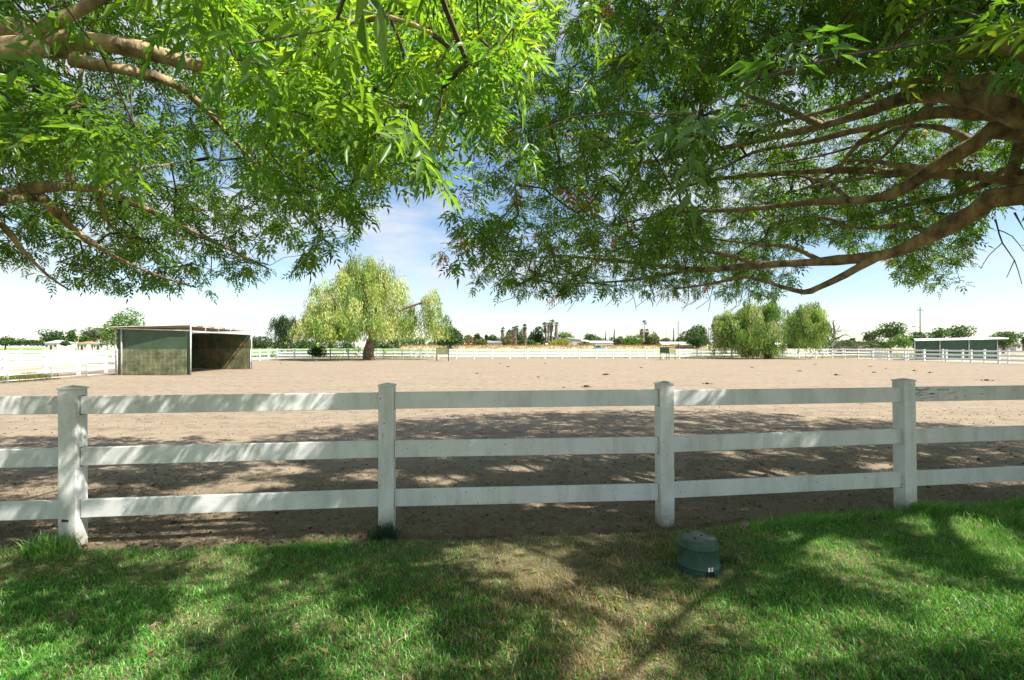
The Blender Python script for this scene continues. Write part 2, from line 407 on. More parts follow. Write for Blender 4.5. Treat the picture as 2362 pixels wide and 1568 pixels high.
def corrugated(x0, x1, y0, y1, z0, z1, pitch=.2, amp=.018, th=.012):
    n = int((y1-y0)/pitch*4); mb = MB()
    for s in (0, 1):
        for i in range(n+1):
            y = y0+(y1-y0)*i/n; dz = amp*math.sin(i/4*2*math.pi)-s*th
            mb.v += [(x0, y, z0+dz), (x1, y, z1+dz)]
    m = (n+1)*2
    for i in range(n):
        a = i*2; mb.f.append((a, a+1, a+3, a+2)); mb.f.append((m+a, m+a+2, m+a+3, m+a+1))
        mb.f.append((a, a+2, m+a+2, m+a)); mb.f.append((a+1, m+a+1, m+a+3, a+3))
    mb.f.append((0, m, m+1, 1)); mb.f.append((m-2, m-1, 2*m-1, 2*m-2))
    return mb
def wire(root, p, u, w, h, step, r, nrm):
    """welded wire grid on a wall"""
    mb = MB(); u = Vector(u)
    for i in range(int(w/step)+1): a = Vector(p)+u*(i*step); mb.bar(a, a+Vector((0, 0, h+random.uniform(-.03, .0))), r)
    for j in range(int(h/step)+1): a = Vector(p)+Vector((0, 0, j*step)); mb.bar(a, a+u*w, r)
    o = mb.build('wire_mesh', M['mesh'], root); o['kind'] = 'stuff'; return o
def shelter():
    org = Vector((-20.1, 30.3, 0)); root = empty('horse_shelter', org)
    tag(root, 'green open-sided horse shelter with flat tan roof beside the pipe corral', 'shelter')
    NL, NR, FR, FL = Vector((-22.1, 27.1, 0))-org, Vector((-17.85, 26.8, 0))-org, Vector((-18.3, 33.8, 0))-org, Vector((-22.4, 34.0, 0))-org
    z = Vector((0, 0, 1))
    def wall(a, b, za, zb, m, th, name='wall'):
        n = (b-a).normalized().cross(z)*th
        return MB().poly([a+z*.03, b+z*.03, b+z*zb, a+z*za], n).build(name, m, root)
    wall(NL, NR, 2.58, 2.46, M['greenwall'], -.03); wall(FL, FR, 2.5, 2.44, M['greenworn'], .03); wall(FL, NL, 2.5, 2.58, M['greenworn'], .03)
    u = (NR-NL).normalized(); wire(root, NL+u*.1+z*.05-u.cross(z)*-.045, u, 4.0, 1.42, .075, .011, None)
    u2 = (FR-FL).normalized(); wire(root, FL+u2*.1+z*.05+u2.cross(z)*.05, u2, 3.9, 1.42, .075, .011, None)
    def pp(a, zt, r=.036): MB().tube([a-z*.05, a+z*zt], r, 12).build('post', M['whitepipe'], root, True)
    for a, zt in ((NL-Vector((.06, .06, 0)), 2.66), (NR+Vector((.07, -.05, 0)), 2.78), (FR+Vector((.09, 0, 0)), 2.72), (FL+Vector((-.06, .08, 0)), 2.62), (NR.lerp(NL, .93)+Vector((0, -.09, 0)), 2.56), (NL.lerp(FL, .5)+Vector((.07, 0, 0)), 2.56)): pp(a, zt)
    e = Vector((.06, 0, 0))
    def beam(a, b, w, h, m='whitepipe', name='beam'): MB().bar(a, b, w, h).build(name, M[m], root, bevel=.004)
    beam(NR+z*2.45+e, FR+z*2.43+e, .06, .07); beam(NR+z*2.74+e*.5, FR+z*2.68+e*.5, .05, .06)
    beam(NL+z*2.60+Vector((0, -.07, 0)), NR+z*2.48+Vector((0, -.07, 0)), .05, .06); beam(FL+z*2.53, FR+z*2.46, .05, .06)
    beam(NL+z*2.62, FL+z*2.56, .05, .06)
    for k in (.2, .4, .6, .8):
        a = NR.lerp(FR, k)+e; MB().bar(a+z*2.48, a+z*2.70, .035).build('strut', M['whitepipe'], root)
    for k in (.03, .2, .4, .6, .8, .97):
        beam(NL.lerp(FL, k)+z*2.615, NR.lerp(FR, k)+z*2.71, .04, .05, 'roofsheet', 'rafter')
    x0, y0 = -22.3-org.x, 26.68-org.y
    for k in range(6):
        ya = y0+k*1.21; corrugated(x0, -17.80-org.x-.085*k, ya, ya+1.23, 2.675+.003*(k % 2), 2.785+.003*(k % 2)-.01*k).build('roof_sheet', M['roofsheet'], root)
    cu = bpy.data.curves.new('graffiti', 'FONT'); cu.body = 'Di'; cu.size = .34; cu.extrude = .002
    tmp = bpy.data.objects.new('graffiti', cu); COL.objects.link(tmp)
    dg = bpy.context.evaluated_depsgraph_get(); me = bpy.data.meshes.new_from_object(tmp.evaluated_get(dg)); bpy.data.objects.remove(tmp)
    me.materials.clear(); me.materials.append(M['orange'])
    o = link('painted_letters', me, root, FR+Vector((-.68, -.045, 1.66))); o.rotation_euler = (R(90), 0, math.atan2(u2.y, u2.x))
    o['label'] = 'orange hand painted letters'
shelter()

def right_shelter():
    a0 = at(2110, 800, 58); org = Vector((a0.x+5, 59, 0)); root = empty('horse_shelter', org)
    tag(root, 'green three-bay shelter with white roof behind the right side fence', 'shelter')
    x0, x1 = a0.x, a0.x+9.9
    xs = [x0, x0+3.0, x0+6.5, x1]
    for k in range(3):
        MB().box(((xs[k]+xs[k+1])/2-org.x, -.92, 1.24), (xs[k+1]-xs[k]-.02, .05, 2.3)).build('wall_panel', M['greenshed'], root)
    MB().box((x1-org.x, 1.0, 1.2), (.05, 3.7, 2.3)).build('side_wall', M['greenshed'], root)
    for x in xs: MB().tube([(x-org.x, -1.0, -.05), (x-org.x, -1.0, 2.42)], .055, 8).build('post', M['whitepipe'], root, True)
    MB().poly([(x0-.3-org.x, -1.4, 2.32), (x1+.9-org.x, -1.4, 2.55), (x1+4.2-org.x, 3.0, 2.72), (x0+3.2-org.x, 3.0, 2.5)], (0, 0, .07)).build('roof', M['farwhite'], root)
    MB().bar((x0-.3-org.x, -1.45, 2.33), (x1+.9-org.x, -1.45, 2.56), .05, .16).build('fascia', M['farwhite'], root)
M['greenshed'] = simple('green_sheet', (.018, .065, .04), .6, .25, 1.2)
right_shelter()

# ------------------------------------------------------------------ feeders in the paddock
M['rust'] = simple('dark_steel', (.07, .05, .035), .7, .3, 8.0)
M['feedpanel'] = simple('olive_feeder_panel', (.17, .19, .07), .7, .2, 4.0, c2=(.2, .22, .09)); M['feedgreen'] = simple('green_feeder_panel', (.07, .12, .04), .7, .25, 4.0)
def feeder(label, loc, rz, w, d, h, split):
    root = empty('hay_feeder', loc, rz); tag(root, label, 'feeder', 'hay feeders before the far fence')
    for sx in (-1, 1):
        for sy in (-1, 1): MB().box((sx*w/2, sy*d/2, h/2-.03), (.05, .05, h+.06)).build('leg', M['rust'], root)
    for sy in (-1, 1):
        for zz in (h-.03, h*.52): MB().box((0, sy*d/2, zz), (w-.06, .045, .045)).build('frame_bar', M['rust'], root)
    for sx in (-1, 1):
        for zz in (h-.03, h*.52): MB().box((sx*w/2, 0, zz), (.045, d-.06, .045)).build('frame_bar', M['rust'], root)
    MB().box((0, -d/2+.005, h*.76), (w-.06, .02, h*.42)).build('panel', M['feedpanel'], root)
    MB().box((-w/2+.005, 0, h*.76), (.02, d-.06, h*.42)).build('panel', M['feedgreen'], root)
    MB().box((0, 0, h*.53), (w-.05, d-.05, .02)).build('tray', M['rust'], root)
g = gnd(1021, 832.6); feeder('dark steel hay feeder near the weeping tree, square-on, before the far fence', g, R(4), 1.28, .9, 1.48, 0)
g = gnd(1540, 829.8); feeder('dark steel hay feeder seen corner-on, at right of centre before the far fence', g, R(38), 1.25, 1.2, 1.52, 1)

# ------------------------------------------------------------------ green valve box on the lawn
def valve_box():
    p = Vector((1.327, 3.44, 0)); root = empty('valve_box', p); root.rotation_euler = (R(-.8), R(.4), R(20))
    tag(root, 'round green plastic irrigation valve box standing on the dry grass', 'valve box')
    m = simple('green_plastic', (.014, .062, .036), .55, .35, 7.0, .1, 60.0, c2=(.032, .082, .055))
    lid = simple('faded_green_lid', (.09, .12, .098), .8, .25, 14.0, .25, 60.0, c2=(.12, .15, .125))
    n = 72; prof = [(.150, -.03), (.148, .0), (.146, .055), (.1445, .068), (.146, .07), (.1455, .074), (.143, .078), (.137, .13), (.131, .185), (.131, .19), (.1345, .194), (.1335, .201), (.129, .204), (.1265, .225), (.124, .248), (.119, .250)]
    mb = MB(); mb.lathe(prof, n)
    def hole(f):     # two mouse-hole openings at the foot
        vs = [Vector(mb.v[i]) for i in f]; c = sum(vs, Vector())/len(vs); a = math.degrees(math.atan2(c.y, c.x)) % 360
        for a0 in (281-20, 347-20):
            da = (a-a0+180) % 360-180
            if abs(da) < 14 and c.z < .074-.00012*da*da: return True
        return False
    mb.f = [f for f in mb.f if not hole(f)]
    b = mb.build('body', m, root, True)
    MB().lathe([(.142, -.03), (.14, .06), (.128, .18), (.117, .244)], 48).build('inner_wall', M['dark'], root, True)
    t = MB().lathe([(.1175, .244), (.1175, .2515), (.1165, .253), (.110, .253), (.109, .2505), (.0, .2505)], 48).build('lid', lid, root, False)
    for x, y, rz in ((-.04, -.012, .3), (.045, .02, .3), (.0, .108, 0)):
        MB().box((x, y, .2512), (.022, .011, .006), rz).build('lid_slot', M['dark'], t)
    w = simple('white_tag', (.8, .8, .78), .6, .05)
    for da in (-4.5, 4.5):
        a = R(281-20+da); q = Vector((math.cos(a), math.sin(a), 0))*.1475
        MB().box((q.x, q.y, .083), (.004, .013, .028), a).build('tag_strip', w, root)
valve_box()

# ------------------------------------------------------------------ manure and clods
def lump(rad, seed, sub=1):
    import bmesh
    bm = bmesh.new(); bmesh.ops.create_icosphere(bm, subdivisions=sub, radius=rad); r = random.Random(seed)
    for v in bm.verts: v.co *= r.uniform(.75, 1.2)
    V = [tuple(v.co) for v in bm.verts]; Fc = [tuple(v.index for v in f.verts) for f in bm.faces]; bm.free(); return V, Fc
def heap_mesh(seed):
    r = random.Random(seed); mb = MB()
    for k in range(17):
        V, Fc = lump(.2 if k == 0 else r.uniform(.045, .085), seed*31+k); a = r.uniform(0, 6.28); q = 0 if k == 0 else min(.24, abs(r.gauss(0, .15))); b = len(mb.v)
        z = .03+max(0, .09-q*.45)*r.random()
        mb.v += [(x+q*math.cos(a)*1.4, y+q*math.sin(a), zz*(.3 if k == 0 else .8)+z) for x, y, zz in V]; mb.f += [tuple(b+i for i in f) for f in Fc]
    return mb.mesh('manure_heap', M['dung'], True)
HEAPS = [heap_mesh(s) for s in range(5)]
piles = [(1486, 1082, .9, 'dark manure heap in the paddock, leftmost of three in line beyond mid fence'),
 (1511, 1091, 1.1, 'dark manure heap just right of and nearer than its neighbour left of centre'),
 (1621, 1081, 1.0, 'dark manure heap closest to the far fence near the picture centre'),
 (1419, 1111, .9, 'lone manure heap left of centre, nearer than the hay feeder'),
 (1601, 1122, .9, 'small manure heap near the picture centre, halfway to the far fence'),
 (1802, 1115, 1.5, 'wide flat manure heap left of the third post, halfway across the paddock'),
 (1907, 1093, .9, 'manure heap straight behind the cap of the third fence post'),
 (1743, 1151, 1.35, 'large manure heap just above the top rail, left of the third post'),
 (2104, 1142, 1.3, 'large manure heap just above the top rail, right of the third post'),
 (2237, 1093, 1.2, 'manure heap in front of the right weeping tree, beyond its shadow'),
 (2379, 1104, 1.0, 'manure heap right of the right weeping tree, first toward the right fence'),
 (2424.5, 1083.5, 1.0, 'manure heap far back below the bare dead tree'),
 (2486.5, 1116, 1.4, 'flat manure heap left of the fourth fence post, nearest of its cluster'),
 (2590, 1090, 1.1, 'flat manure heap at right, farthest of the cluster before the right fence'),
 (2635, 1096, .8, 'small manure heap at right, between two flat ones'),
 (2600, 1108, 1.1, 'manure heap at right, in front of the small one'),
 (2720, 1103, 1.2, 'manure heap right of centre cluster, left of the one behind the fourth post'),
 (2765, 1109, 1.1, 'dark manure heap straight below the green right shelter'),
 (2936, 1132, 1.4, 'manure heap nearest the right picture edge, above the peeling rail'),
 (835, 1081.6, 1.0, 'manure heap at the edge of the left weeping tree shadow'),
 (2092, 1070, .6, 'tiny manure heap near the far fence, left of the right weeping tree'),
 (1676, 1153, .5, 'small manure clump above the top rail near the middle, left of the large heap')]
for i, (px, py, s, lab) in enumerate(piles):
    o = link('manure_heap', HEAPS[i % 5], None, gnd(*P2D(px, py)), random.uniform(-.5, .5), (s*.44, s*.4, s*.36))
    tag(o, lab, 'manure', 'manure heaps scattered over the paddock')
V0, F0 = lump(.035, 3, 2)
o = link('dry_clod', np_mesh('dry_clod', np.array(V0), np.array(F0), M['clod'], smooth=True), None, (2.02, 4.2, .06)); tag(o, 'small round brown clod on the grass right of the valve box', 'clod')
# loose crumbs of soil: nobody could count them
def crumbs(name, n, fy, size, mat):
    V0 = np.array([(1, 0, 0), (0, 1, .1), (-1, .1, 0), (0, -1, 0), (.1, 0, 1), (0, .1, -1.)]); F0 = np.array([(0, 1, 4), (1, 2, 4), (2, 3, 4), (3, 0, 4), (1, 0, 5), (2, 1, 5), (3, 2, 5), (0, 3, 5)])
    Y = fy(rng.random(n)); X = (rng.random(n)*2-1)*(1.12*Y+1.5); ok = (Y > edge(X)-.02) & (X > -21) & (X < 43); X, Y = X[ok], Y[ok]; n = len(X)
    s = size*(.35+rng.random(n)**3*1.6); a = rng.random(n)*6.28
    sc = np.stack([s*(1+rng.random(n)), s*(.8+.4*rng.random(n)), s*(.5+.4*rng.random(n))], 1)
    P = V0[None]*sc[:, None]; c, d = np.cos(a)[:, None], np.sin(a)[:, None]
    P = np.stack([P[..., 0]*c-P[..., 1]*d, P[..., 0]*d+P[..., 1]*c, P[..., 2]], -1)+np.stack([X, Y, sz(X, Y)+s*.2], 1)[:, None]
    T = (F0[None]+np.arange(n)[:, None, None]*len(V0)).reshape(-1, 3)
    o = link(name, np_mesh(name, P.reshape(-1, 3), T, mat)); o['kind'] = 'stuff'; tag(o, 'loose dark crumbs of soil and dung scattered over the sand', 'soil crumbs')
crumbs('soil_crumbs', 6500, lambda u: 3.7+u**1.6*30, .009, M['dung'])
crumbs('dry_clods', 15000, lambda u: 3.7+u**2.0*9, .010, M['clod']); bpy.data.objects['dry_clods']['label'] = 'pale dry clods of earth along the inner side of the near fence'

# ------------------------------------------------------------------ lawn grass
GREEN = np.array([(.05, .21, .022), (.09, .29, .036), (.17, .40, .065), (.30, .49, .14)])
DRY = np.array([(.38, .28, .14), (.28, .22, .11), (.46, .36, .21), (.19, .18, .07)])
ONE_TRI = False
def blades(name, X, Y, Z, h, w, col, lean, mat, label, cat='grass', parent=None):
    n = len(X); a = rng.random(n)*6.283; la = rng.random(n)*6.283; ln = h*lean*(.3+rng.random(n))
    dx, dy = np.cos(a)*w/2, np.sin(a)*w/2; ex, ey = np.cos(la)*ln, np.sin(la)*ln
    P = np.empty((n, 5, 3), np.float32)
    P[:, 0] = np.stack([X-dx, Y-dy, Z], 1); P[:, 1] = np.stack([X+dx, Y+dy, Z], 1)
    P[:, 2] = np.stack([X-dx*.8+ex*.35, Y-dy*.8+ey*.35, Z+h*.55], 1); P[:, 3] = np.stack([X+dx*.8+ex*.35, Y+dy*.8+ey*.35, Z+h*.55], 1)
    P[:, 4] = np.stack([X+ex, Y+ey, Z+h*(1-.25*np.minimum(lean, 1))], 1)
    T = np.array([(0, 1, 3), (0, 3, 2), (2, 3, 4)])[None]+np.arange(n)[:, None, None]*5
    C = np.repeat(col, 5, 0)
    if ONE_TRI: P = P[:, [0, 1, 4]]; T = np.arange(n*3).reshape(n, 3); C = np.repeat(col, 3, 0)
    o = link(name, np_mesh(name, P.reshape(-1, 3), T.reshape(-1, 3), mat, C), parent); tag(o, label, cat if not parent else None, kind='stuff'); return o
def dryness(X, Y):
    # the worn dry patch in the middle of the lawn and a few bare spots
    c = .38+.10*(Y-3); w = .72+.42*np.clip(Y-2.2, 0, 3)
    d = np.clip(1.25-np.abs(X-c)/w, 0, 1)
    d = np.where((Y < 2.9) & (X < .2), d*.6, d)
    d = d*.95+.30*wig(X, Y, 2.3, .8)+.22*wig(X, Y, 6.1, .3)
    spot = .55*np.exp(-(((X+3.2)/1.2)**2+((Y-3.45)/.22)**2))+.35*np.exp(-(((X+1.9)/.7)**2+((Y-2.75)/.12)**2))
    return np.clip(d+spot, 0, 1)
def lawn_blades(n, y0, y1, name, label):
    Y = y0+rng.random(n)*(y1-y0); X = (rng.random(n)*2-1)*(1.06*Y+2.4)
    e = edge(X)+.05*wig(X, Y*0, 6.0)+.04*wig(X, Y*0, 17.0); dr = dryness(X, Y)
    keep = (Y < e-(rng.random(n)**2)*.16) & (rng.random(n) > .5*np.clip((dr-.5)*2, 0, 1)*(.4+.6*(Y > 3.4)))
    keep &= ~((X-1.327)**2+(Y-3.44)**2 < .152**2); X, Y, dr = X[keep], Y[keep], dr[keep]; n = len(X)
    isdry = rng.random(n) < dr*.92+.06; gi = rng.integers(0, 4, n)
    col = np.where(isdry[:, None], DRY[gi], GREEN[np.minimum(gi, rng.integers(0, 5, n)).clip(0, 3)])*(.7+.6*rng.random((n, 1)))*(1+.22*wig(X, Y, 1.3, 3.))[:, None]
    h = (.024+.028*rng.random(n)**1.5)*(1+.4*wig(X, Y, 1.7, 2.2)+.25*wig(X, Y, 7.3, .9))*np.where(isdry, .8, 1.05)
    tall = (Y > edge(X)-.22) & (np.abs(X-.3) > 1.6); h = np.where(tall, h*1.6, h); h = np.where((X > 1.9) & (Y > 3.3), h*1.25, h)
    h = np.where(rng.random(n) < .012, h*2.0, h)
    blades(name, X, Y, lz(X, Y)-.004, np.maximum(h, .012), .0036+.0026*rng.random(n), col, .75, M['grass'], label)
lawn_blades(168000, 1.7, 3.15, 'grass', 'short mown lawn grass of the near lawn with a worn dry patch in the middle')
ONE_TRI = True
lawn_blades(275000, 3.15, 5.6, 'grass', 'short mown lawn grass of the far lawn strip up to the fence')
ONE_TRI = False
def n3s(x, y): return wig(x, y, 2.1, 1.1)+.5*wig(x, y, 5.7, .2)
def tuft(label, cx, cy, n, r, h, colf, lean=.5):
    root = empty('grass_tuft', (cx, cy, 0)); tag(root, label, 'grass tuft')
    X, Y = rng.normal(0, r, n), rng.normal(0, r*.6, n)
    c = np.array(colf)[rng.integers(0, len(colf), n)]*(.8+.4*rng.random((n, 1)))
    blades('blades', X, Y, np.zeros(n), h*(.5+.6*rng.random(n)), .006+.004*rng.random(n), c, lean, M['grass'], None, parent=root)
lime = [(.11, .27, .04), (.16, .33, .06), (.22, .36, .10)]
tuft('long bright grass tuft at the foot of the leftmost near post', -3.56, 3.72, 420, .085, .19, lime, .6)
tuft('dark spiky tuft at the foot of the second near post', -1.07, 4.02, 220, .055, .17, [(.03, .055, .035), (.04, .075, .04), (.06, .10, .05)], .45)
tuft('sunny long grass tuft at the right foot of the fourth near post', 3.98, 4.66, 420, .10, .15, lime, .7)
tuft('straggly grey-green tuft right beside the valve box', 1.56, 3.55, 260, .07, .15, [(.09, .14, .06), (.16, .17, .09), (.06, .11, .04)], .9)
tuft('long grass tuft on the lawn near the right picture edge', 4.55, 4.45, 500, .18, .13, lime, .8)
# fallen ash leaflets, too many and small to count
nf = 420; Yf = 1.9+rng.random(nf)*3.2; Xf = (rng.random(nf)*2-1)*(1.06*Yf+.6); ok_ = Yf < edge(Xf)+.5; Xf, Yf = Xf[ok_], Yf[ok_]; nf = len(Xf)
af = rng.random(nf)*6.283; lf = .022+.02*rng.random(nf); zf_ = np.where(Yf < edge(Xf), .045, .008)+.012*rng.random(nf); ux, uy = np.cos(af)*lf, np.sin(af)*lf
PV = np.stack([np.stack([Xf-ux, Yf-uy, zf_], 1), np.stack([Xf+uy*.25, Yf-ux*.25, zf_+.004], 1), np.stack([Xf+ux, Yf+uy, zf_+.006], 1), np.stack([Xf-uy*.25, Yf+ux*.25, zf_+.004], 1)], 1).reshape(-1, 3)
cf = np.array([(.26, .16, .07), (.34, .25, .10), (.15, .09, .045), (.22, .24, .07)])[rng.integers(0, 4, nf)]
tag(link('fallen_leaves', np_mesh('fallen_leaves', PV, np.arange(nf*4).reshape(nf, 4), M['grass'], np.repeat(cf, 4, 0))), 'small dry leaflets fallen on the lawn and the earth by the fence', 'leaves', kind='stuff')
# fallen twigs on the lawn
def wiggle(a, b, k=6, amp=.02):
    a, b = Vector(a), Vector(b); return [a.lerp(b, i/k)+Vector((random.uniform(-amp, amp), random.uniform(-amp, amp), random.uniform(0, amp*.5))) for i in range(k+1)]
for lab, p, q in (('pale curled dry stem lying on the dark lawn left of centre', gnd(905, 1540-25), gnd(960, 1462)), ('thin straight straw lying on the lawn in the left third', gnd(334, 1478), gnd(365, 1462)), ('pale crooked stem on the lawn left of the long curled one', gnd(672, 1448), gnd(690, 1470))):
    p.z = q.z = .055; d = (q-p); q = p+d*.35 if d.length > .3 else q
    o = MB().tube(wiggle(p, q), .003, 5).build('fallen_stem', M['clod']); tag(o, lab, 'stem', 'stems fallen on the lawn')

# dry litter trodden into the earth along the fence
nl_ = 26000; Xl = (rng.random(nl_)*2-1)*6.5; Yl = edge(Xl)-.12+rng.random(nl_)**1.8*2.6
cl_ = np.array([(.20, .15, .09), (.13, .095, .055), (.28, .22, .13), (.08, .06, .035)])[rng.integers(0, 4, nl_)]*(.7+.6*rng.random((nl_, 1)))
ok_ = n3s(Xl, Yl) > rng.random(nl_)*1.3-.75
blades('straw_litter', Xl[ok_], Yl[ok_], sz(Xl[ok_], Yl[ok_])+.002, .018+.03*rng.random(ok_.sum()), .004+.003*rng.random(ok_.sum()), cl_[ok_], 2.2, M['grass'], 'dry broken stems trodden into the earth along the near fence', 'litter')
# ------------------------------------------------------------------ the two ash trees that frame the view
def leaf_template(seed):
    """compound ash leaf: slim leaflets in pairs on a thin stalk, along +X; returns verts, faces"""
    r = random.Random(seed); V = []; Fc = []
    Ls = .17*r.uniform(.85, 1.15); sag = r.uniform(.02, .06)
    def leaflet(p, d, ln, wd):
        d = d.normalized(); s = d.cross(Vector((0, 0, 1))); s = s.normalized() if s.length > .1 else Vector((0, 1, 0)); up = s.cross(d)
        tw = r.uniform(-.6, .6); s2 = s*math.cos(tw)+up*math.sin(tw); u2 = s2.cross(d); b = len(V)
        V.extend([p, p+d*ln*.42+s2*wd+u2*wd*.5, p+d*ln*.42-s2*wd+u2*wd*.5, p+d*ln-Vector((0, 0, ln*r.uniform(.05, .3)))])
        Fc.extend([(b, b+1, b+3), (b, b+3, b+2)])
    def pt(t): return Vector((Ls*t, 0, -sag*t*t))
    for t in (.38, .62, .85):
        for s in (-1, 1):
            a = R(r.uniform(38, 62)); leaflet(pt(t), Vector((math.cos(a), s*math.sin(a), r.uniform(-.35, .05))), r.uniform(.062, .085), r.uniform(.0100, .0140))
    leaflet(pt(1), Vector((1, r.uniform(-.15, .15), -.3)), r.uniform(.075, .095), .0105)
    b = len(V); V.extend([Vector((0, .0016, 0)), Vector((0, -.0016, 0)), pt(1)]); Fc.append((b, b+1, b+2))
    return np.array([tuple(v) for v in V]), np.array(Fc)
LEAVES = [leaf_template(s) for s in range(8)]
def cluster_template(seed):
    r = random.Random(seed); out = []
    for k in range(7):
        yaw = k*2.4+r.uniform(-.5, .5); pit = R(r.uniform(-25, 70))
        m = Matrix.Translation((r.uniform(-.03, .03), r.uniform(-.03, .03), r.uniform(-.10, .04))) @ Euler((r.uniform(-.5, .5), pit, yaw)).to_matrix().to_4x4() @ Matrix.Scale(r.uniform(.8, 1.15), 4)
        out.append((r.randrange(len(LEAVES)), m))
    return out
CLUS = [cluster_template(100+s) for s in range(14)]
def flat(cl):
    V, T, I = [], [], []; b = 0
    for li, m in cl:
        v, f = LEAVES[li]; A = np.array(m); V.append(v @ A[:3, :3].T+A[:3, 3]); T.append(f+b); I.append(np.full(len(v), len(I))); b += len(v)
    return np.concatenate(V), np.concatenate(T), np.concatenate(I)
CFLAT = [flat(c) for c in CLUS]
ASH = np.array([(.045, .125, .018), (.065, .155, .020), (.090, .185, .024), (.120, .215, .028), (.06, .135, .04)])
SUNLIT_GAIN = np.array([1.55, 1.42, 1.35])  # raises the near spray's leaf colour to stand in for sunlight
def inpoly(x, y, poly):
    poly = np.array(poly, float); r = np.zeros(len(x), bool); j = len(poly)-1
    for i in range(len(poly)):
        xi, yi = poly[i]; xj, yj = poly[j]
        c = ((yi > y) != (yj > y)) & (x < (xj-xi)*(y-yi)/(yj-yi+1e-9)+xi); r ^= c; j = i
    return r
def proj(P):
    Y = np.maximum(P[:, 1], 1e-3); return CX+P[:, 0]/Y*F, HY-(P[:, 2]-H)/Y*F
def n3(P, s, ph=0.):
    x, y, z = P[:, 0]*s+ph, P[:, 1]*s-ph*.6, P[:, 2]*s*1.3+ph*.3
    return (np.sin(x*1.1+1.7*np.sin(y*.9))*np.cos(z*1.3+.7*x)+.7*np.sin(y*1.9-z*1.1+2*np.sin(x*.7))+.5*np.sin(2.7*x+1.9*z-y))/2.2
def smooth_path(pts, rad, step=.12):
    P = [Vector(p) for p in pts]; out = []; rr = []
    for i in range(len(P)-1):
        p0, p1, p2, p3 = P[max(i-1, 0)], P[i], P[i+1], P[min(i+2, len(P)-1)]
        k = max(2, int((p2-p1).length/step))
        for q in range(k):
            t = q/k
            out.append(.5*((2*p1)+(p2-p0)*t+(2*p0-5*p1+4*p2-p3)*t*t+(3*p1-p0-3*p2+p3)*t**3)); rr.append(rad[i]+(rad[i+1]-rad[i])*t)
    out.append(P[-1]); rr.append(rad[-1]); return out, rr

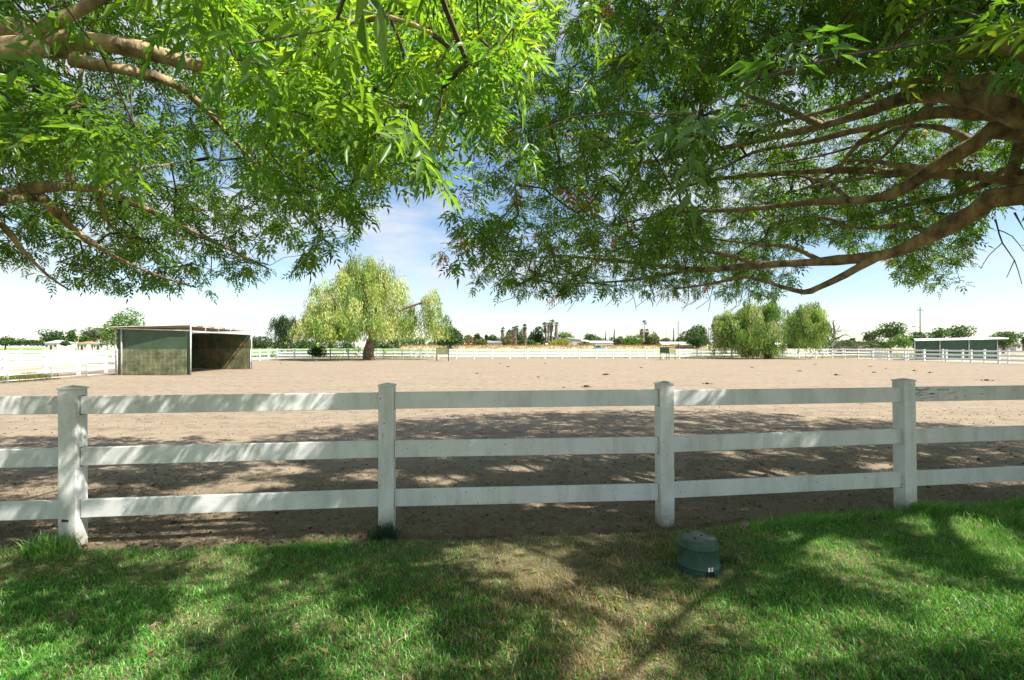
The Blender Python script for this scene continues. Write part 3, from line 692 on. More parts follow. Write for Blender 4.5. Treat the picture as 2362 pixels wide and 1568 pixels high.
def ash_tree(name, label, base, trunk_top, rtrunk, limbs, clusters, n_single, dead=(), brighter=0):  # last argument: number of clusters with sunlight painted into their leaf colour
    root = empty(name, base); tag(root, label, 'tree'); B = Vector(base)
    pts = [B-Vector((0, 0, .2)), B+Vector((.02, .03, .5)), B.lerp(Vector(trunk_top), .6), Vector(trunk_top)]
    p, r = smooth_path(pts, [rtrunk*1.5, rtrunk*1.1, rtrunk, rtrunk*.8], .15)
    MB().tube([q-B for q in p], r, 14).build('trunk', M['bark'], root, True)
    nodes = []; 
    for pts, r0, r1 in limbs:
        k = len(pts); rad = [1.08*r0*(r1/r0)**(i/(k-1)) for i in range(k)]
        p, r = smooth_path(pts, rad)
        r = [x*(1+.10*math.sin(i*.9+k)+.07*math.sin(i*2.3)) for i, x in enumerate(r)]
        q2 = [q+Vector((math.sin(i*.7+k), math.cos(i*.9), math.sin(i*.5+1)))*min(.012, r[i]*.25) for i, q in enumerate(p)]
        MB().tube([q-B for q in q2], r, 10).build('limb', M['bark'], root, True)
        nodes += [tuple(q) for q in q2[3:]]
    # twigs: every leaf cluster joins the nearest wood, nearest first
    C = clusters; cap = len(nodes)+len(C)*7
    ND = np.empty((cap, 3)); ND[:len(nodes)] = nodes; par = np.full(cap, -1); nn = len(nodes); n0 = nn
    d0 = np.array([np.min(((ND[:nn]-c)**2).sum(1)) for c in C]); order = np.argsort(d0)
    paths = []; ends = np.zeros(len(C), int); cnt = np.zeros(cap)
    B_ = np.array(B)
    for ci in order:
        c = C[ci]; j = int(np.argmin(((ND[:nn]-c)**2).sum(1))); a = ND[j]; d = c-a; ln = np.linalg.norm(d)
        k = int(min(6, max(1, round(ln/.22)))); chain = [j]; bow = np.array([0, 0, .12*ln])
        for q in range(1, k+1):
            t = q/k; ND[nn] = a+d*t+bow*math.sin(t*math.pi)*.6+(rng.random(3)-.5)*.03*(q < k); par[nn] = chain[-1]; chain.append(nn); nn += 1
        paths.append(chain); ends[ci] = chain[-1]
    for e in ends:
        while e >= 0: cnt[e] += 1; e = par[e]
    rad = .0026*np.maximum(cnt, 1)**.42
    VV, FF = [], []; b = 0
    ca = np.array([(math.cos(a), math.sin(a)) for a in (0, 2.094, 4.189)])
    for ch in paths:
        P = ND[ch]; rr = rad[ch].copy(); rr[0] = rr[1] if ch[0] < n0 else min(rr[0], rr[1]*1.15)
        t = P[-1]-P[0]; t = t/(np.linalg.norm(t)+1e-9); u = np.cross(t, (0, 0, 1.)); u = u/(np.linalg.norm(u)+1e-6); w = np.cross(t, u)
        ring = (ca[:, :1]*u+ca[:, 1:]*w)
        VV.append((P[:, None]+rr[:, None, None]*ring[None]).reshape(-1, 3)); m = len(ch)
        for i in range(m-1):
            for k in range(3): FF.append((b+i*3+k, b+i*3+(k+1) % 3, b+i*3+3+(k+1) % 3, b+i*3+3+k))
        b += m*3
    o = link('branches', np_mesh('branches', np.concatenate(VV)-B_, np.array(FF), M['twig'], smooth=True), root); o['kind'] = 'stuff'
    # foliage
    yaw = rng.random(len(C))*6.283; qx, qy = proj(C); seen = (qx > -150) & (qx < 2510) & (qy > -150) & (C[:, 1] > .3)
    sc = np.where(np.arange(len(C)) >= len(C)-brighter, .74, np.where(seen, .78, 1.15))*(.68+.58*rng.random(len(C))); tl = rng.normal(0, .35, (len(C), 2)); ti = rng.integers(0, len(CLUS), len(C)); tint = rng.random(len(C)); browns = rng.random(len(C))
    mats = [Matrix.Translation(Vector(C[i])-B) @ Euler((tl[i, 0], tl[i, 1], yaw[i])).to_matrix().to_4x4() @ Matrix.Scale(float(sc[i]), 4) for i in range(len(C))]
    px, py = proj(C); vis = (px > -80) & (px < 2440) & (py > -80) & (py < 900) & (C[:, 1] > .5)
    near = [i for i in np.argsort(np.where(vis, C[:, 1], 1e9)) if vis[i]][:n_single//7]
    lm = {}
    for i in near:
        for li, m in CLUS[ti[i]]:
            ck = int(tint[i]*4.99)+(5 if i >= len(C)-brighter else 0)
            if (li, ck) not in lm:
                v, f = LEAVES[li]; lm[li, ck] = np_mesh('leaf', v, f, M['leaf'], np.tile(ASH[ck % 5]*(SUNLIT_GAIN if ck > 4 else 1), (len(v), 1)))
            o = link('leaf', lm[li, ck], root); o.matrix_local = mats[i] @ m
    skip = set(int(i) for i in near); Vs, Ts, Cs = [], [], []; b = 0
    for i in range(len(C)):
        if i in skip: continue
        v, f, li = CFLAT[ti[i]]; A = np.array(mats[i]); Vs.append((v @ A[:3, :3].T+A[:3, 3]).astype(np.float32)); Ts.append(f+b); b += len(v)
        cc = ASH[(tint[i]*4.99+li*.37).astype(int) % 5]*(.75+.5*tint[i])*(SUNLIT_GAIN if i >= len(C)-brighter else 1)
        if browns[i] < .012 and i < len(C)-brighter and C[i, 1] > 3.4: cc = cc*0+np.array([.24, .115, .035])*(.6+.8*tint[i])
        Cs.append(cc.astype(np.float32))
    o = link('crown', np_mesh('crown', np.concatenate(Vs), np.concatenate(Ts), M['leaf'], np.concatenate(Cs)), root); o['kind'] = 'stuff'
    for pts, r0 in dead:
        p, r = smooth_path(pts, list(np.linspace(r0, .003, len(pts))), .08); MB().tube([q-B for q in p], r, 5).build('dead_twig', M['deadwood'], root, True)
    return root

def T3(l): return [at(*p) for p in l]
# right tree
RB = (6.25, 3.9, 0); RT = Vector((6.2, 3.95, 2.3))
Rl = []
def rl(pts, r0, r1, frm=None): Rl.append(([frm if frm is not None else RT]+T3(pts), r0, r1))
rl([(2362,450,4.6),(2250,490,4.9),(2150,540,5.1),(2050,583,5.4),(1900,605,5.8),(1750,610,6.2),(1600,622,6.7),(1470,605,7.2),(1380,597,7.6),(1280,590,8.0)], .13, .018)
Rl.append((T3([(2030,588,5.45),(1950,635,5.6),(1890,662,5.7),(1855,672,5.8),(1800,660,6.0),(1720,640,6.3),(1640,655,6.6),(1560,665,7.0)]), .05, .012))
U = RT+Vector((-.05, .05, .5))
rl([(2362,300,4.4),(2250,330,4.6),(2150,390,4.8),(2060,445,5.0),(1960,462,5.3),(1850,470,5.7),(1700,483,6.2),(1560,492,6.8),(1400,520,7.5)], .115, .016, U)
rl([(2362,262,4.0),(2270,230,4.1),(2180,215,4.3),(2100,222,4.5),(2000,262,4.8),(1900,290,5.2),(1800,312,5.6),(1650,345,6.1),(1500,372,6.7),(1420,378,7.1),(1300,400,7.6)], .12, .014, U)
rl([(2362,285,4.6),(2250,262,4.8),(2150,258,5.0),(2060,282,5.2),(1960,305,5.5),(1860,330,5.8),(1740,350,6.2),(1640,395,6.8),(1500,410,7.4)], .10, .012, U)
rl([(2362,205,3.7),(2250,185,3.8),(2150,180,4.0),(2050,200,4.2),(1960,240,4.6),(1880,262,5.0),(1760,290,5.5)], .075, .014, U)
rl([(2362,118,3.2),(2250,115,3.3),(2150,125,3.5),(2050,150,3.8),(1900,160,4.2),(1750,170,4.8),(1600,150,5.4),(1450,130,5.8)], .08, .014, U)
rl([(2362,405,5.2),(2290,415,5.4),(2200,450,5.7),(2100,470,6.2),(2000,500,6.8),(1900,520,7.4)], .07, .014)
Rl.append((T3([(2330,414,5.2),(2345,350,5.3),(2335,260,5.5),(2280,180,5.8),(2200,60,6.1)]), .065, .02))
Rl.append((T3([(2200,215,4.28),(2120,260,4.7),(2060,340,5.3),(1980,400,5.9),(1880,440,6.4)]), .03, .010))
Rl.append((T3([(1960,462,5.3),(1900,420,5.8),(1800,400,6.2),(1650,410,6.7)]), .03, .010))
Rl.append((T3([(1900,290,5.2),(1800,250,5.3),(1700,200,5.5),(1600,100,5.7),(1500,20,5.8)]), .035, .010))
for q in ([(2250,330,4.6),(2180,300,4.9),(2090,290,5.3),(1990,330,5.7),(1890,360,6.1),(1780,380,6.6)], [(2150,540,5.1),(2080,520,5.6),(1980,525,6.1),(1880,500,6.6),(1780,520,7.1)], [(1900,605,5.8),(1820,570,6.1),(1720,560,6.5),(1600,545,7.0)], [(1750,610,6.2),(1660,585,6.5),(1560,570,6.9),(1450,545,7.4)], [(2150,390,4.8),(2060,380,5.2),(1960,370,5.6),(1850,420,6.1)], [(2060,282,5.2),(1980,330,5.6),(1920,400,6.0),(1860,430,6.3)], [(1650,345,6.1),(1560,320,6.4),(1450,330,6.8),(1330,350,7.2)], [(2150,125,3.5),(2080,90,3.9),(1980,70,4.4),(1850,90,4.9),(1720,60,5.3)], [(1600,622,6.7),(1500,640,6.9),(1400,650,7.2),(1280,655,7.5)], [(2250,115,3.3),(2200,160,3.7),(2120,190,4.2),(2040,230,4.8),(1950,240,5.4)]):
    Rl.append((T3(q), .034, .009))
for tx, ty, tz in ((9, 1, 4), (11.5, 4.5, 4.2), (9.5, 8.5, 4.3), (6.5, .2, 4.2), (4.2, .8, 4.6), (7, 6, 6.4), (4.2, 3.2, 5.8), (3.0, 2.2, 4.9), (2.2, 5, 6.0), (5, 8.8, 4.4), (2.5, 8, 4.2)):
    t = Vector((tx, ty, tz)); Rl.append(([RT+Vector((0, 0, .3)), RT.lerp(t, .35)+Vector((0, 0, .55)), RT.lerp(t, .7)+Vector((0, 0, .4)), t], .08, .016))
RPOLY = [(1070,-60),(1070,150),(1075,300),(1080,390),(1050,480),(1050,530),(1010,580),(1045,605),(1090,645),(1200,668),(1350,668),(1480,655),(1560,668),(1680,683),(1790,668),(1825,640),(1835,585),(1990,560),(2045,572),(2080,625),(2150,650),(2215,645),(2222,590),(2290,470),(2440,420),(2440,-60)]
def holes(x, y, hs):
    r = np.zeros(len(x), bool)
    for hx, hy, a, b in hs: r |= ((x-hx)/a)**2+((y-hy)/b)**2 < 1
    return r
# gaps in the foliage through which the sun reaches the lawn, and the open side of the hanging spray
GAPS = [(100,1330,190,42),(340,1405,190,26),(50,1475,100,34),(1150,1300,95,24),(1060,1270,60,14),(1330,1500,62,30),(1480,1410,120,18),(1400,1556,130,22),(1850,1252,90,16),(1930,1305,110,14),(2160,1215,140,24),(2210,1395,170,34),(2010,1450,150,22),(1790,1490,110,22),(2310,1290,70,40),(640,1085,80,9),(580,1115,90,11),(840,1095,70,12),(460,1130,70,10),(1010,1105,60,11),(700,1240,100,10),(1750,1090,90,9),(1880,1110,90,10),(2030,1078,70,12),(300,1250,130,10),(1300,1165,90,8),(1180,1080,60,7),(1480,1100,60,8),(1350,1240,80,8),(1620,1165,70,8),(2250,1110,80,9),(120,1130,80,9),(1900,1165,80,9),(880,1460,40,10),(760,1545,60,12)]
GW = []
for x_, y_, a_, b_ in GAPS:
    c_ = gnd(x_, y_); GW.append((c_.x, c_.y, a_/F*c_.y, (gy(y_-b_)-gy(y_+b_))/2))
SN = np.array(SUN)
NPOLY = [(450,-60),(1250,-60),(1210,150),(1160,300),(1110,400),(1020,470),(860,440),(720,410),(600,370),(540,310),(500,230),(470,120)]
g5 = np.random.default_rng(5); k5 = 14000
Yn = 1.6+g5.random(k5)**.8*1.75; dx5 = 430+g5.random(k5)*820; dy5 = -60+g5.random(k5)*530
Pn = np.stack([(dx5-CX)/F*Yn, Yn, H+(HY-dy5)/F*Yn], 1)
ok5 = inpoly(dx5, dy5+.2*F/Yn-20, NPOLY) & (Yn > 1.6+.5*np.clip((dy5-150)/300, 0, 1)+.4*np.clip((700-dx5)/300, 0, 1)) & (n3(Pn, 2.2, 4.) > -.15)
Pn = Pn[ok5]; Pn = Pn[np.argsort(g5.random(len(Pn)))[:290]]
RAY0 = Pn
def sungap(P, u):
    G = P-SN[None]*(P[:, 2]/SN[2])[:, None]; r = np.zeros(len(P), bool)
    wob = 1+.35*n3(P, 2.3, 9.)
    for x_, y_, a_, b_ in GW: r |= ((G[:, 0]-x_)/(a_+.12))**2+((G[:, 1]-y_)/(b_+.11))**2 < wob
    r &= u < .98
    for q in RAY0:
        d = P-q; t = d @ SN; pd = np.linalg.norm(d-t[:, None]*SN, axis=1); r |= (t > .15) & (pd < .40) & (u < .96)
    return r
def sample_crown(cx, cy, rx, ry, z0, z1, n, poly, extra, hs, dens=0.0, zdrop=.6, seed=1):
    g = np.random.default_rng(seed); out = []; tot = 0
    while tot < n:
        k = 60000; x = cx+(g.random(k)*2-1)*rx*1.1; y = cy+(g.random(k)*2-1)*ry*1.1; z = z0-1.2+g.random(k)*(z1-z0+1.3); P = np.stack([x, y, z], 1)
        rho = np.sqrt(((x-cx)/rx)**2+((y-cy)/ry)**2)*(1+.08*n3(P, .9, seed)); zl = z0-zdrop*rho**2+.25*n3(P, 1.1, 3.); zu = 3.7+(z1-3.7)*np.sqrt(np.clip(1-rho**2, 0, 1))
        ok = (rho < 1) & (z > zl) & (z < zu+.15) & (n3(P, 1.15, 1.+seed) > dens-.5*g.random(k))
        px, py = proj(P); inf = (px > -40) & (px < 2402) & (py > -40) & (py < 1600) & (y > .25)
        ok &= ~inf | (inpoly(px, py+.13*F/np.maximum(y, .3)-26, poly) & ~holes(px, py, hs)); ok &= (y > .25) | (z > 2.6)
        ok &= ~((np.hypot(x, y) < .9) & (z < 2.9))
        ok &= extra(P, px, py, g.random(k)); P = P[ok]; P = P[~sungap(P, g.random(len(P)))]; out.append(P); tot += len(P)
    return np.concatenate(out)[:n]
def rextra(P, px, py, u):
    near = (px > 1640) & (py > 175) & (px < 2420) & (P[:, 1] < 5.4+(2362-px)/800.) & (P[:, 1] > .3)
    over = (px > 1300) & (py < 500) & (P[:, 1] < 2.2) & (P[:, 1] > .2)
    low = (P[:, 1] < 3.2) & (P[:, 1] > .2) & (py > 330) & (px < 2400) & (px > 0)
    return ~(near & (u > .05)) & ~(over & (u > .3)) & ~low
RH = [(1590,455,48,14),(1680,530,40,14),(1850,545,40,16),(1905,575,55,24),(2010,545,30,16),(1500,470,25,12),(1390,455,28,10),(1120,470,25,30),(2280,250,16,10),(2150,640,12,20)]
def lawnshade(P, px, py, u):
    G = P-SN[None]*(P[:, 2]/SN[2])[:, None]
    return (G[:, 0] > -3.2) & (G[:, 0] < 5.5) & (G[:, 1] > 1.4) & (G[:, 1] < 6.8) & rextra(P, px, py, u) & (P[:, 2] > 3.4)
RC = sample_crown(6.1, 5.0, 7.6, 5.7, 2.75, 7.2, 10800, RPOLY, rextra, RH, -.1, .7, 1)
def thin(C, p):
    qx, qy = proj(C); seen = (qx > -150) & (qx < 2510) & (qy > -150) & (C[:, 1] > .3); return C[seen | (rng.random(len(C)) < p)]
RC = thin(RC, .55)
RC = np.concatenate([RC, sample_crown(6.1, 5.0, 7.6, 5.7, 2.75, 7.2, 2500, RPOLY, lawnshade, RH, -.3, .7, 11)])  # extra leaf clusters, mostly out of view, added to shade the lawn
D = []
for x, y, n in ((1180,695,3),(1290,700,4),(1420,695,4),(1500,690,3),(1590,700,5),(1700,712,3)):
    for k in range(n):
        a = random.uniform(-40, 25); D.append((T3([(x+14*k, y-45, 6.2), (x+14*k+a*.15, y-25, 6.2), (x+14*k+a*.5+6, y-8, 6.2), (x+14*k+a*1.2, y+random.uniform(0, 20), 6.25)]), .0055))
D += [(T3([(2296,505,5.0),(2312,560,5.0),(2340,600,5.0),(2357,655,5.0)]), .008), (T3([(2312,560,5.0),(2280,590,5.0),(2262,620,5.0)]), .005), (T3([(2340,600,5.0),(2322,640,5.0)]), .005), (T3([(2302,530,5.0),(2335,545,5.0),(2362,580,5.0)]), .006), (T3([(2340,490,4.8),(2362,530,4.8)]), .01)]
ash_tree('ash_tree', 'spreading ash tree on the right with long bare curving limbs over the fence', RB, RT+Vector((0, 0, .6)), .24, Rl, RC, 280, D)

# left tree
LB = (-5.3, 2.0, 0); LT = Vector((-5.2, 2.05, 2.2)); Ll = []
def ll(pts, r0, r1, frm=None): Ll.append(([frm if frm is not None else LT]+T3(pts), r0, r1))
LU = LT+Vector((.05, 0, .6))
ll([(-60,60,2.55),(95,85,2.7),(250,105,2.75),(400,140,2.8),(500,165,2.85),(620,198,2.9),(740,230,2.8),(860,240,2.6),(980,250,2.4)], .085, .012, LU)
ll([(60,95,3.0),(170,135,3.1),(300,165,3.2),(400,195,3.4),(460,240,3.6),(520,300,4.0),(600,390,4.6),(680,470,5.2)], .075, .010, LU)
ll([(0,455,4.0),(60,432,4.1),(140,428,4.2),(230,440,4.4),(330,480,4.8),(420,520,5.2),(520,570,5.7),(620,620,6.1)], .085, .012)
Ll.append((T3([(95,455,4.12),(150,515,4.4),(220,565,4.6),(300,608,4.9),(380,640,5.2),(450,662,5.5)]), .038, .008))
Ll.append((T3([(-80,470,4.0),(0,515,4.2),(50,575,4.4),(110,635,4.6),(160,668,4.8)]), .04, .008))
Ll.append((T3([(165,430,4.25),(160,380,4.25),(168,290,4.35),(185,190,4.5),(200,90,4.6)]), .032, .012))
Ll.append((T3([(230,440,4.4),(280,405,4.6),(350,385,4.9),(440,370,5.3)]), .022, .008))
Ll.append((T3([(232,442,4.4),(235,480,4.5),(255,520,4.7),(300,550,5.0)]), .02, .007))
ll([(-20,110,2.3),(60,95,2.35),(150,45,2.35),(235,-10,2.35),(330,-90,2.4)], .055, .02, LU)
Ll.append((T3([(620,198,2.9),(720,120,2.4),(800,60,2.1),(900,40,1.9),(1000,80,1.8)]), .022, .006))
Ll.append((T3([(600,390,4.6),(700,420,4.8),(800,470,4.9),(870,520,5.0)]), .018, .006))
Ll.append((T3([(680,470,5.2),(740,540,5.5),(780,590,5.7)]), .014, .005))
for tx, ty, tz in ((-8.5, 1, 4), (-9, 4.5, 4), (-6, -1.5, 4), (-3.5, -.5, 4.3), (-6, 5.5, 4.3), (-4, 4.5, 5.5), (-5.5, 2, 6), (-2.8, 2.6, 4.8)):
    t = Vector((tx, ty, tz)); Ll.append(([LT+Vector((0, 0, .3)), LT.lerp(t, .35)+Vector((0, 0, .5)), LT.lerp(t, .7)+Vector((0, 0, .35)), t], .075, .014))
LPOLY = [(-60,-60),(1150,-60),(1110,150),(1060,280),(1010,390),(950,420),(880,435),(845,500),(790,565),(735,620),(690,640),(640,615),(560,640),(480,660),(380,650),(280,655),(190,655),(120,640),(70,620),(30,600),(-60,590)]
def lextra(P, px, py, u):
    y = P[:, 1]; f = (y > .3)
    a = f & (px < 470) & (px > -40) & (py > 360) & (py < 720) & (y < 4.7) & (u > .12)
    b = f & (px > 30) & (px < 500) & (py > 20) & (py < 260) & (y < 3.4) & (u > .02)
    c = f & (y < 2.0) & (px < 420) & (u > .25)
    return ~a & ~b & ~c
LH = [(130,305,38,32),(525,425,24,55),(590,525,36,26),(655,585,30,16),(25,510,24,20),(180,500,14,10),(490,330,16,14),(410,215,18,14)]
LC = sample_crown(-4.9, 2.9, 5.4, 4.5, 2.6, 6.4, 6600, LPOLY, lextra, LH, -.1, .75, 2)
LC = thin(LC, .55)
# the sunlit spray that hangs close to the camera
g = np.random.default_rng(6)
# a few sprays close by at the upper left
k = 26; Ym = 1.9+g.random(k)*.6; dx = 20+g.random(k)*200; dy = 190+g.random(k)*120
Pm = np.stack([(dx-CX)/F*Ym, Ym, H+(HY-dy)/F*Ym], 1)
ash_tree('ash_tree', 'ash tree on the left with a bright sunlit spray hanging close overhead', LB, LT+Vector((0, 0, .6)), .22, Ll, np.concatenate([LC, Pm, Pn]), 300, brighter=len(Pn))

# ------------------------------------------------------------------ weeping pepper trees beyond the paddock
def weeping(name, label, base, blobs, limbs, n, cols, lmin, lmax, zfloor, size=(.30, .10), seed=3, rt=.5, lockr=1.35):
    g = np.random.default_rng(seed); root = empty(name, base); tag(root, label, 'tree'); B = np.array(base)
    for pts, r0, r1 in limbs:
        p, r = smooth_path([Vector(q) for q in pts], list(np.linspace(r0, r1, len(pts))), .4); MB().tube(p, r, 10).build('trunk' if r0 >= rt else 'limb', M['palebark'], root, True)
    w = np.array([b[3]*b[5] for b in blobs]); w /= w.sum(); nl = n//15; bi = g.choice(len(blobs), nl, p=w); bl = np.array(blobs)[bi]
    u = g.normal(size=(nl, 3)); u /= np.linalg.norm(u, axis=1)[:, None]; u[:, 2] = np.abs(u[:, 2])*1.15-.3
    S = bl[:, :3]+u*bl[:, 3:6]*(.62+.5*g.random(nl)**.8)[:, None]; lk = (lmin+(lmax-lmin)*g.random(nl)**1.3)
    li = np.repeat(np.arange(nl), 15); n = len(li); u = u[li]; off = g.normal(0, 1, (n, 3)); rr = np.linalg.norm(off[:, :2], axis=1)
    S = S[li]+off*np.array([.30, .30, .12])*lockr; S[:, 2] -= .22*rr**2*lockr
    ln = lk[li]*(.6+.5*g.random(n)); ln = np.minimum(ln, np.maximum(S[:, 2]-zfloor-g.random(n)*.5, .4))
    k = 11; t = (np.arange(k)+.3)/k
    out = u[:, :2]*.15
    X = S[:, None, 0]+out[:, :1]*np.sin(t*1.6)[None]+g.normal(0, .10, (n, k)); Yy = S[:, None, 1]+out[:, 1:]*np.sin(t*1.6)[None]+g.normal(0, .10, (n, k))
    Z = S[:, None, 2]-ln[:, None]*t[None]+g.normal(0, .05, (n, k)); Cn = np.stack([X, Yy, Z], -1).reshape(-1, 3); m = len(Cn)
    a = g.random(m)*6.283; hx, hy = np.cos(a)*size[1]/2, np.sin(a)*size[1]/2; L_ = size[0]*(.6+.7*g.random(m)); lx, ly = g.normal(0, .1, m), g.normal(0, .1, m)
    V = np.stack([np.stack([Cn[:, 0], Cn[:, 1], Cn[:, 2]+L_*.5], 1), np.stack([Cn[:, 0]-hx+lx*.5, Cn[:, 1]-hy+ly*.5, Cn[:, 2]], 1), np.stack([Cn[:, 0]+hx+lx*.5, Cn[:, 1]+hy+ly*.5, Cn[:, 2]], 1), np.stack([Cn[:, 0]+lx, Cn[:, 1]+ly, Cn[:, 2]-L_*.5], 1)], 1)
    T = (np.array([(0, 1, 3), (0, 3, 2)])[None]+np.arange(m)[:, None, None]*4).reshape(-1, 3)
    ci = np.repeat((g.random(nl)*len(cols)).astype(int)[li], k); C = np.array(cols)[ci]*(.75+.5*g.random((m, 1)))*np.repeat((.62+.6*g.random(nl))[li], k)[:, None]
    o = link('crown', np_mesh('crown', V.reshape(-1, 3), T, M['leaf_soft'], np.repeat(C, 4, 0)), root); o['kind'] = 'stuff'; return root
YEL = [(.34, .42, .11), (.46, .49, .18), (.28, .38, .08), (.48, .50, .22), (.20, .30, .07), (.14, .23, .06)]
OLV = [(.18, .29, .06), (.23, .33, .075), (.27, .34, .11), (.33, .37, .16), (.12, .22, .05)]
b = gnd(847, 829.5); b = Vector((b.x, 58, 0))
def bl(x, y, ry, rx, rz, dy=0, Y=58):
    p = at(x, y, Y)-b; return (p.x, dy, p.z, rx, ry, rz)
weeping('pepper_tree', 'large yellow-green weeping pepper tree with a leaning trunk, left of centre', b,
  [bl(835,650,4,3.6,2.8), bl(785,690,4,3.0,2.8,-1), bl(885,675,4,2.6,2.6,.5), bl(830,720,5,4.4,2.6,-2.5), bl(742,715,4,2.0,2.6,1), bl(722,735,2,1.0,2.2,0), bl(910,735,4,2.0,2.6,1), bl(860,745,4,3.6,1.8,-4), bl(770,750,4,3.0,1.8,-3), bl(828,608,2,2.0,1.6,0), bl(850,620,2,2.4,1.7,0), bl(800,640,2.5,2.4,2.0,0), bl(890,645,2.5,2.2,2.0,0), bl(950,705,1,.5,1.2,1), bl(1000,740,2.4,1.6,2.0,1), bl(985,715,1.6,1.1,1.6,1), bl(993,680,1.4,.9,1.2,1), bl(1015,735,1.8,1.0,1.8,1), bl(950,735,1.5,1.0,1.2,1)],
  [[[(.2,0,-.2),(.1,0,.8),(.5,0,2.2),(.9,.2,3.6),(.8,.2,5.5)], .72, .4], [[(.7,.1,3.0),(-2,-.5,5),(-4,-1,7.0)], .35, .12], [[(.9,.2,3.6),(3,.4,5.6),(6.5,1,7)], .35, .1], [[(.8,.2,5),(1.5,0,8),(0,0,10.5)], .3, .08]], 5700, YEL, 1.0, 4.4, 2.1)
b = gnd(1772, 827.5); b = Vector((b.x, 62.3, 0))
weeping('pepper_tree', 'green weeping pepper tree at right of centre with foliage reaching the ground', b,
  [bl(1740,748,4,3.2,2.4,0,62), bl(1705,765,3,2.4,2.4,1,62), bl(1860,738,3.5,1.7,2.4,0,62), bl(1880,715,2.5,1.5,1.7,1,62), bl(1850,765,3,1.4,1.5,-.5,62), bl(1765,712,3,2.8,1.5,1,62), bl(1750,790,2,1.6,1.6,-.5,62), bl(1690,735,2,1.8,1.4,1.5,62)],
  [[[(.2,0,-.2),(.2,0,1),(.1,.1,2.4)], .5, .34], [[(.1,.1,2.2),(-1.6,.2,4.2),(-2.4,.5,5.6)], .26, .08], [[(.2,.1,1.8),(2.4,.2,3.6),(5,.3,5.4)], .28, .08]], 4300, OLV, 1.0, 2.8, .15, seed=4, lockr=1.0)
b = at(664, 798, 74); b.z = 0
weeping('pepper_tree', 'small dark weeping tree standing left of the large pepper tree', b, [bl(664,748,2,1.5,2.0,0,74), bl(668,770,1.5,1.2,1.6,0,74), bl(645,735,1,.9,.9,0,74)], [[[(0,0,-.1),(.1,0,1.6),(0,0,3.5)], .2, .08]], 620, [(.05, .09, .03), (.07, .11, .04), (.04, .07, .03)], .8, 2.6, .6, seed=5, rt=.15)
b = at(842, 798, 57.0); b = Vector((at(733+120, 812, 57.0).x-1.2, 58.8, 0))
# young bush under the pepper tree
def leafcards(root, blobs, n, s, cols, g, matname='leaf_soft', shell=.65, name='crown'):
    w = np.array([b[3]*b[5] for b in blobs]); w /= w.sum(); B = np.array(blobs)[g.choice(len(blobs), n, p=w)]
    u = g.normal(size=(n, 3)); u /= np.linalg.norm(u, axis=1)[:, None]; c = B[:, :3]+u*B[:, 3:6]*(shell+(1.05-shell)*g.random(n)**.7)[:, None]
    d = g.normal(size=(n, 3))+u*.6; d /= np.linalg.norm(d, axis=1)[:, None]; e = np.cross(d, g.normal(size=(n, 3))); e /= np.linalg.norm(e, axis=1)[:, None]+1e-6
    f = np.cross(d, e); q = s*(.6+.8*g.random(n))[:, None]
    V = np.stack([c-e*q, c-f*q*.55+d*q*.15, c+f*q*.55+d*q*.15, c+e*q], 1); T = (np.array([(0, 1, 3), (0, 3, 2)])[None]+np.arange(n)[:, None, None]*4).reshape(-1, 3)
    C = np.array(cols)[g.integers(0, len(cols), n)]*(.75+.5*g.random((n, 1)))
    o = link(name, np_mesh(name, V.reshape(-1, 3), T, M[matname], np.repeat(C, 4, 0)), root); o['kind'] = 'stuff'
PAL = {'dark': [(.030, .070, .022), (.040, .085, .028), (.055, .10, .03)], 'mid': [(.06, .12, .03), (.08, .14, .035), (.05, .10, .03)], 'light': [(.11, .20, .045), (.14, .24, .055), (.09, .17, .04)],
       'yellow': [(.30, .28, .04), (.24, .26, .05), (.20, .22, .05)], 'olive': [(.13, .15, .055), (.16, .17, .07), (.10, .12, .045)], 'grey': [(.10, .12, .075), (.13, .145, .09), (.075, .095, .05)], 'tan': [(.24, .19, .10), (.18, .16, .08), (.13, .14, .06)]}
TS = [0]
def far_tree(label, x0, x1, yt, yb, Y, pal, name='tree', trunk=True, k=9, dens=1.0, cat='tree', group=None, flat=.9):
    """broad-leaved tree whose crown spans x0..x1 and yt..yb of the view at distance Y"""
    TS[0] += 1; g = np.random.default_rng(900+TS[0]); px = F/Y
    c = at((x0+x1)/2, (yt+yb)/2, Y); W = 1.12*(x1-x0)/px; Hh = 1.1*(yb-yt)/px; root = empty(name, (c.x, Y, 0)); tag(root, label, cat, group)
    zc = max(c.z, Hh*.5); bl = []
    for i in range(k):
        u = g.normal(size=3); u /= np.linalg.norm(u); q = .72*g.random()**.35
        bl.append((u[0]*W/2*q, u[1]*W/2*q, zc+u[2]*Hh/2*q, W*(.19+.13*g.random()), W*(.19+.13*g.random()), Hh*(.19+.13*g.random())))
    bl.append((0, 0, zc, W*.34, W*.34, Hh*.38)); bl.append((W*.12, 0, zc-Hh*.2, W*.36, W*.3, Hh*.3)); bl.append((-W*.14, 0, zc-Hh*.2, W*.34, W*.3, Hh*.3)); s = max(.10, 2.4/px)*flat
    n = int(min(5200, 1.7*dens*(W*Hh)/(s*s*.6)+150)); leafcards(root, bl, n, s, PAL[pal], g)
    if trunk:
        r = max(.09, W*.03); MB().tube([(0, 0, -.2), (.02*W, 0, zc*.4), (-.02*W, 0, zc)], [r*1.3, r, r*.5], 7).build('trunk', M['palebark'], root, True)
        for a in (0, 2.1, 4.2): MB().tube([(.01*W, 0, zc*.55), (math.cos(a)*W*.16, math.sin(a)*W*.16, zc*.9), (math.cos(a)*W*.28, math.sin(a)*W*.28, zc*1.15)], [r*.6, r*.4, r*.15], 5).build('limb', M['palebark'], root, True)
    return root
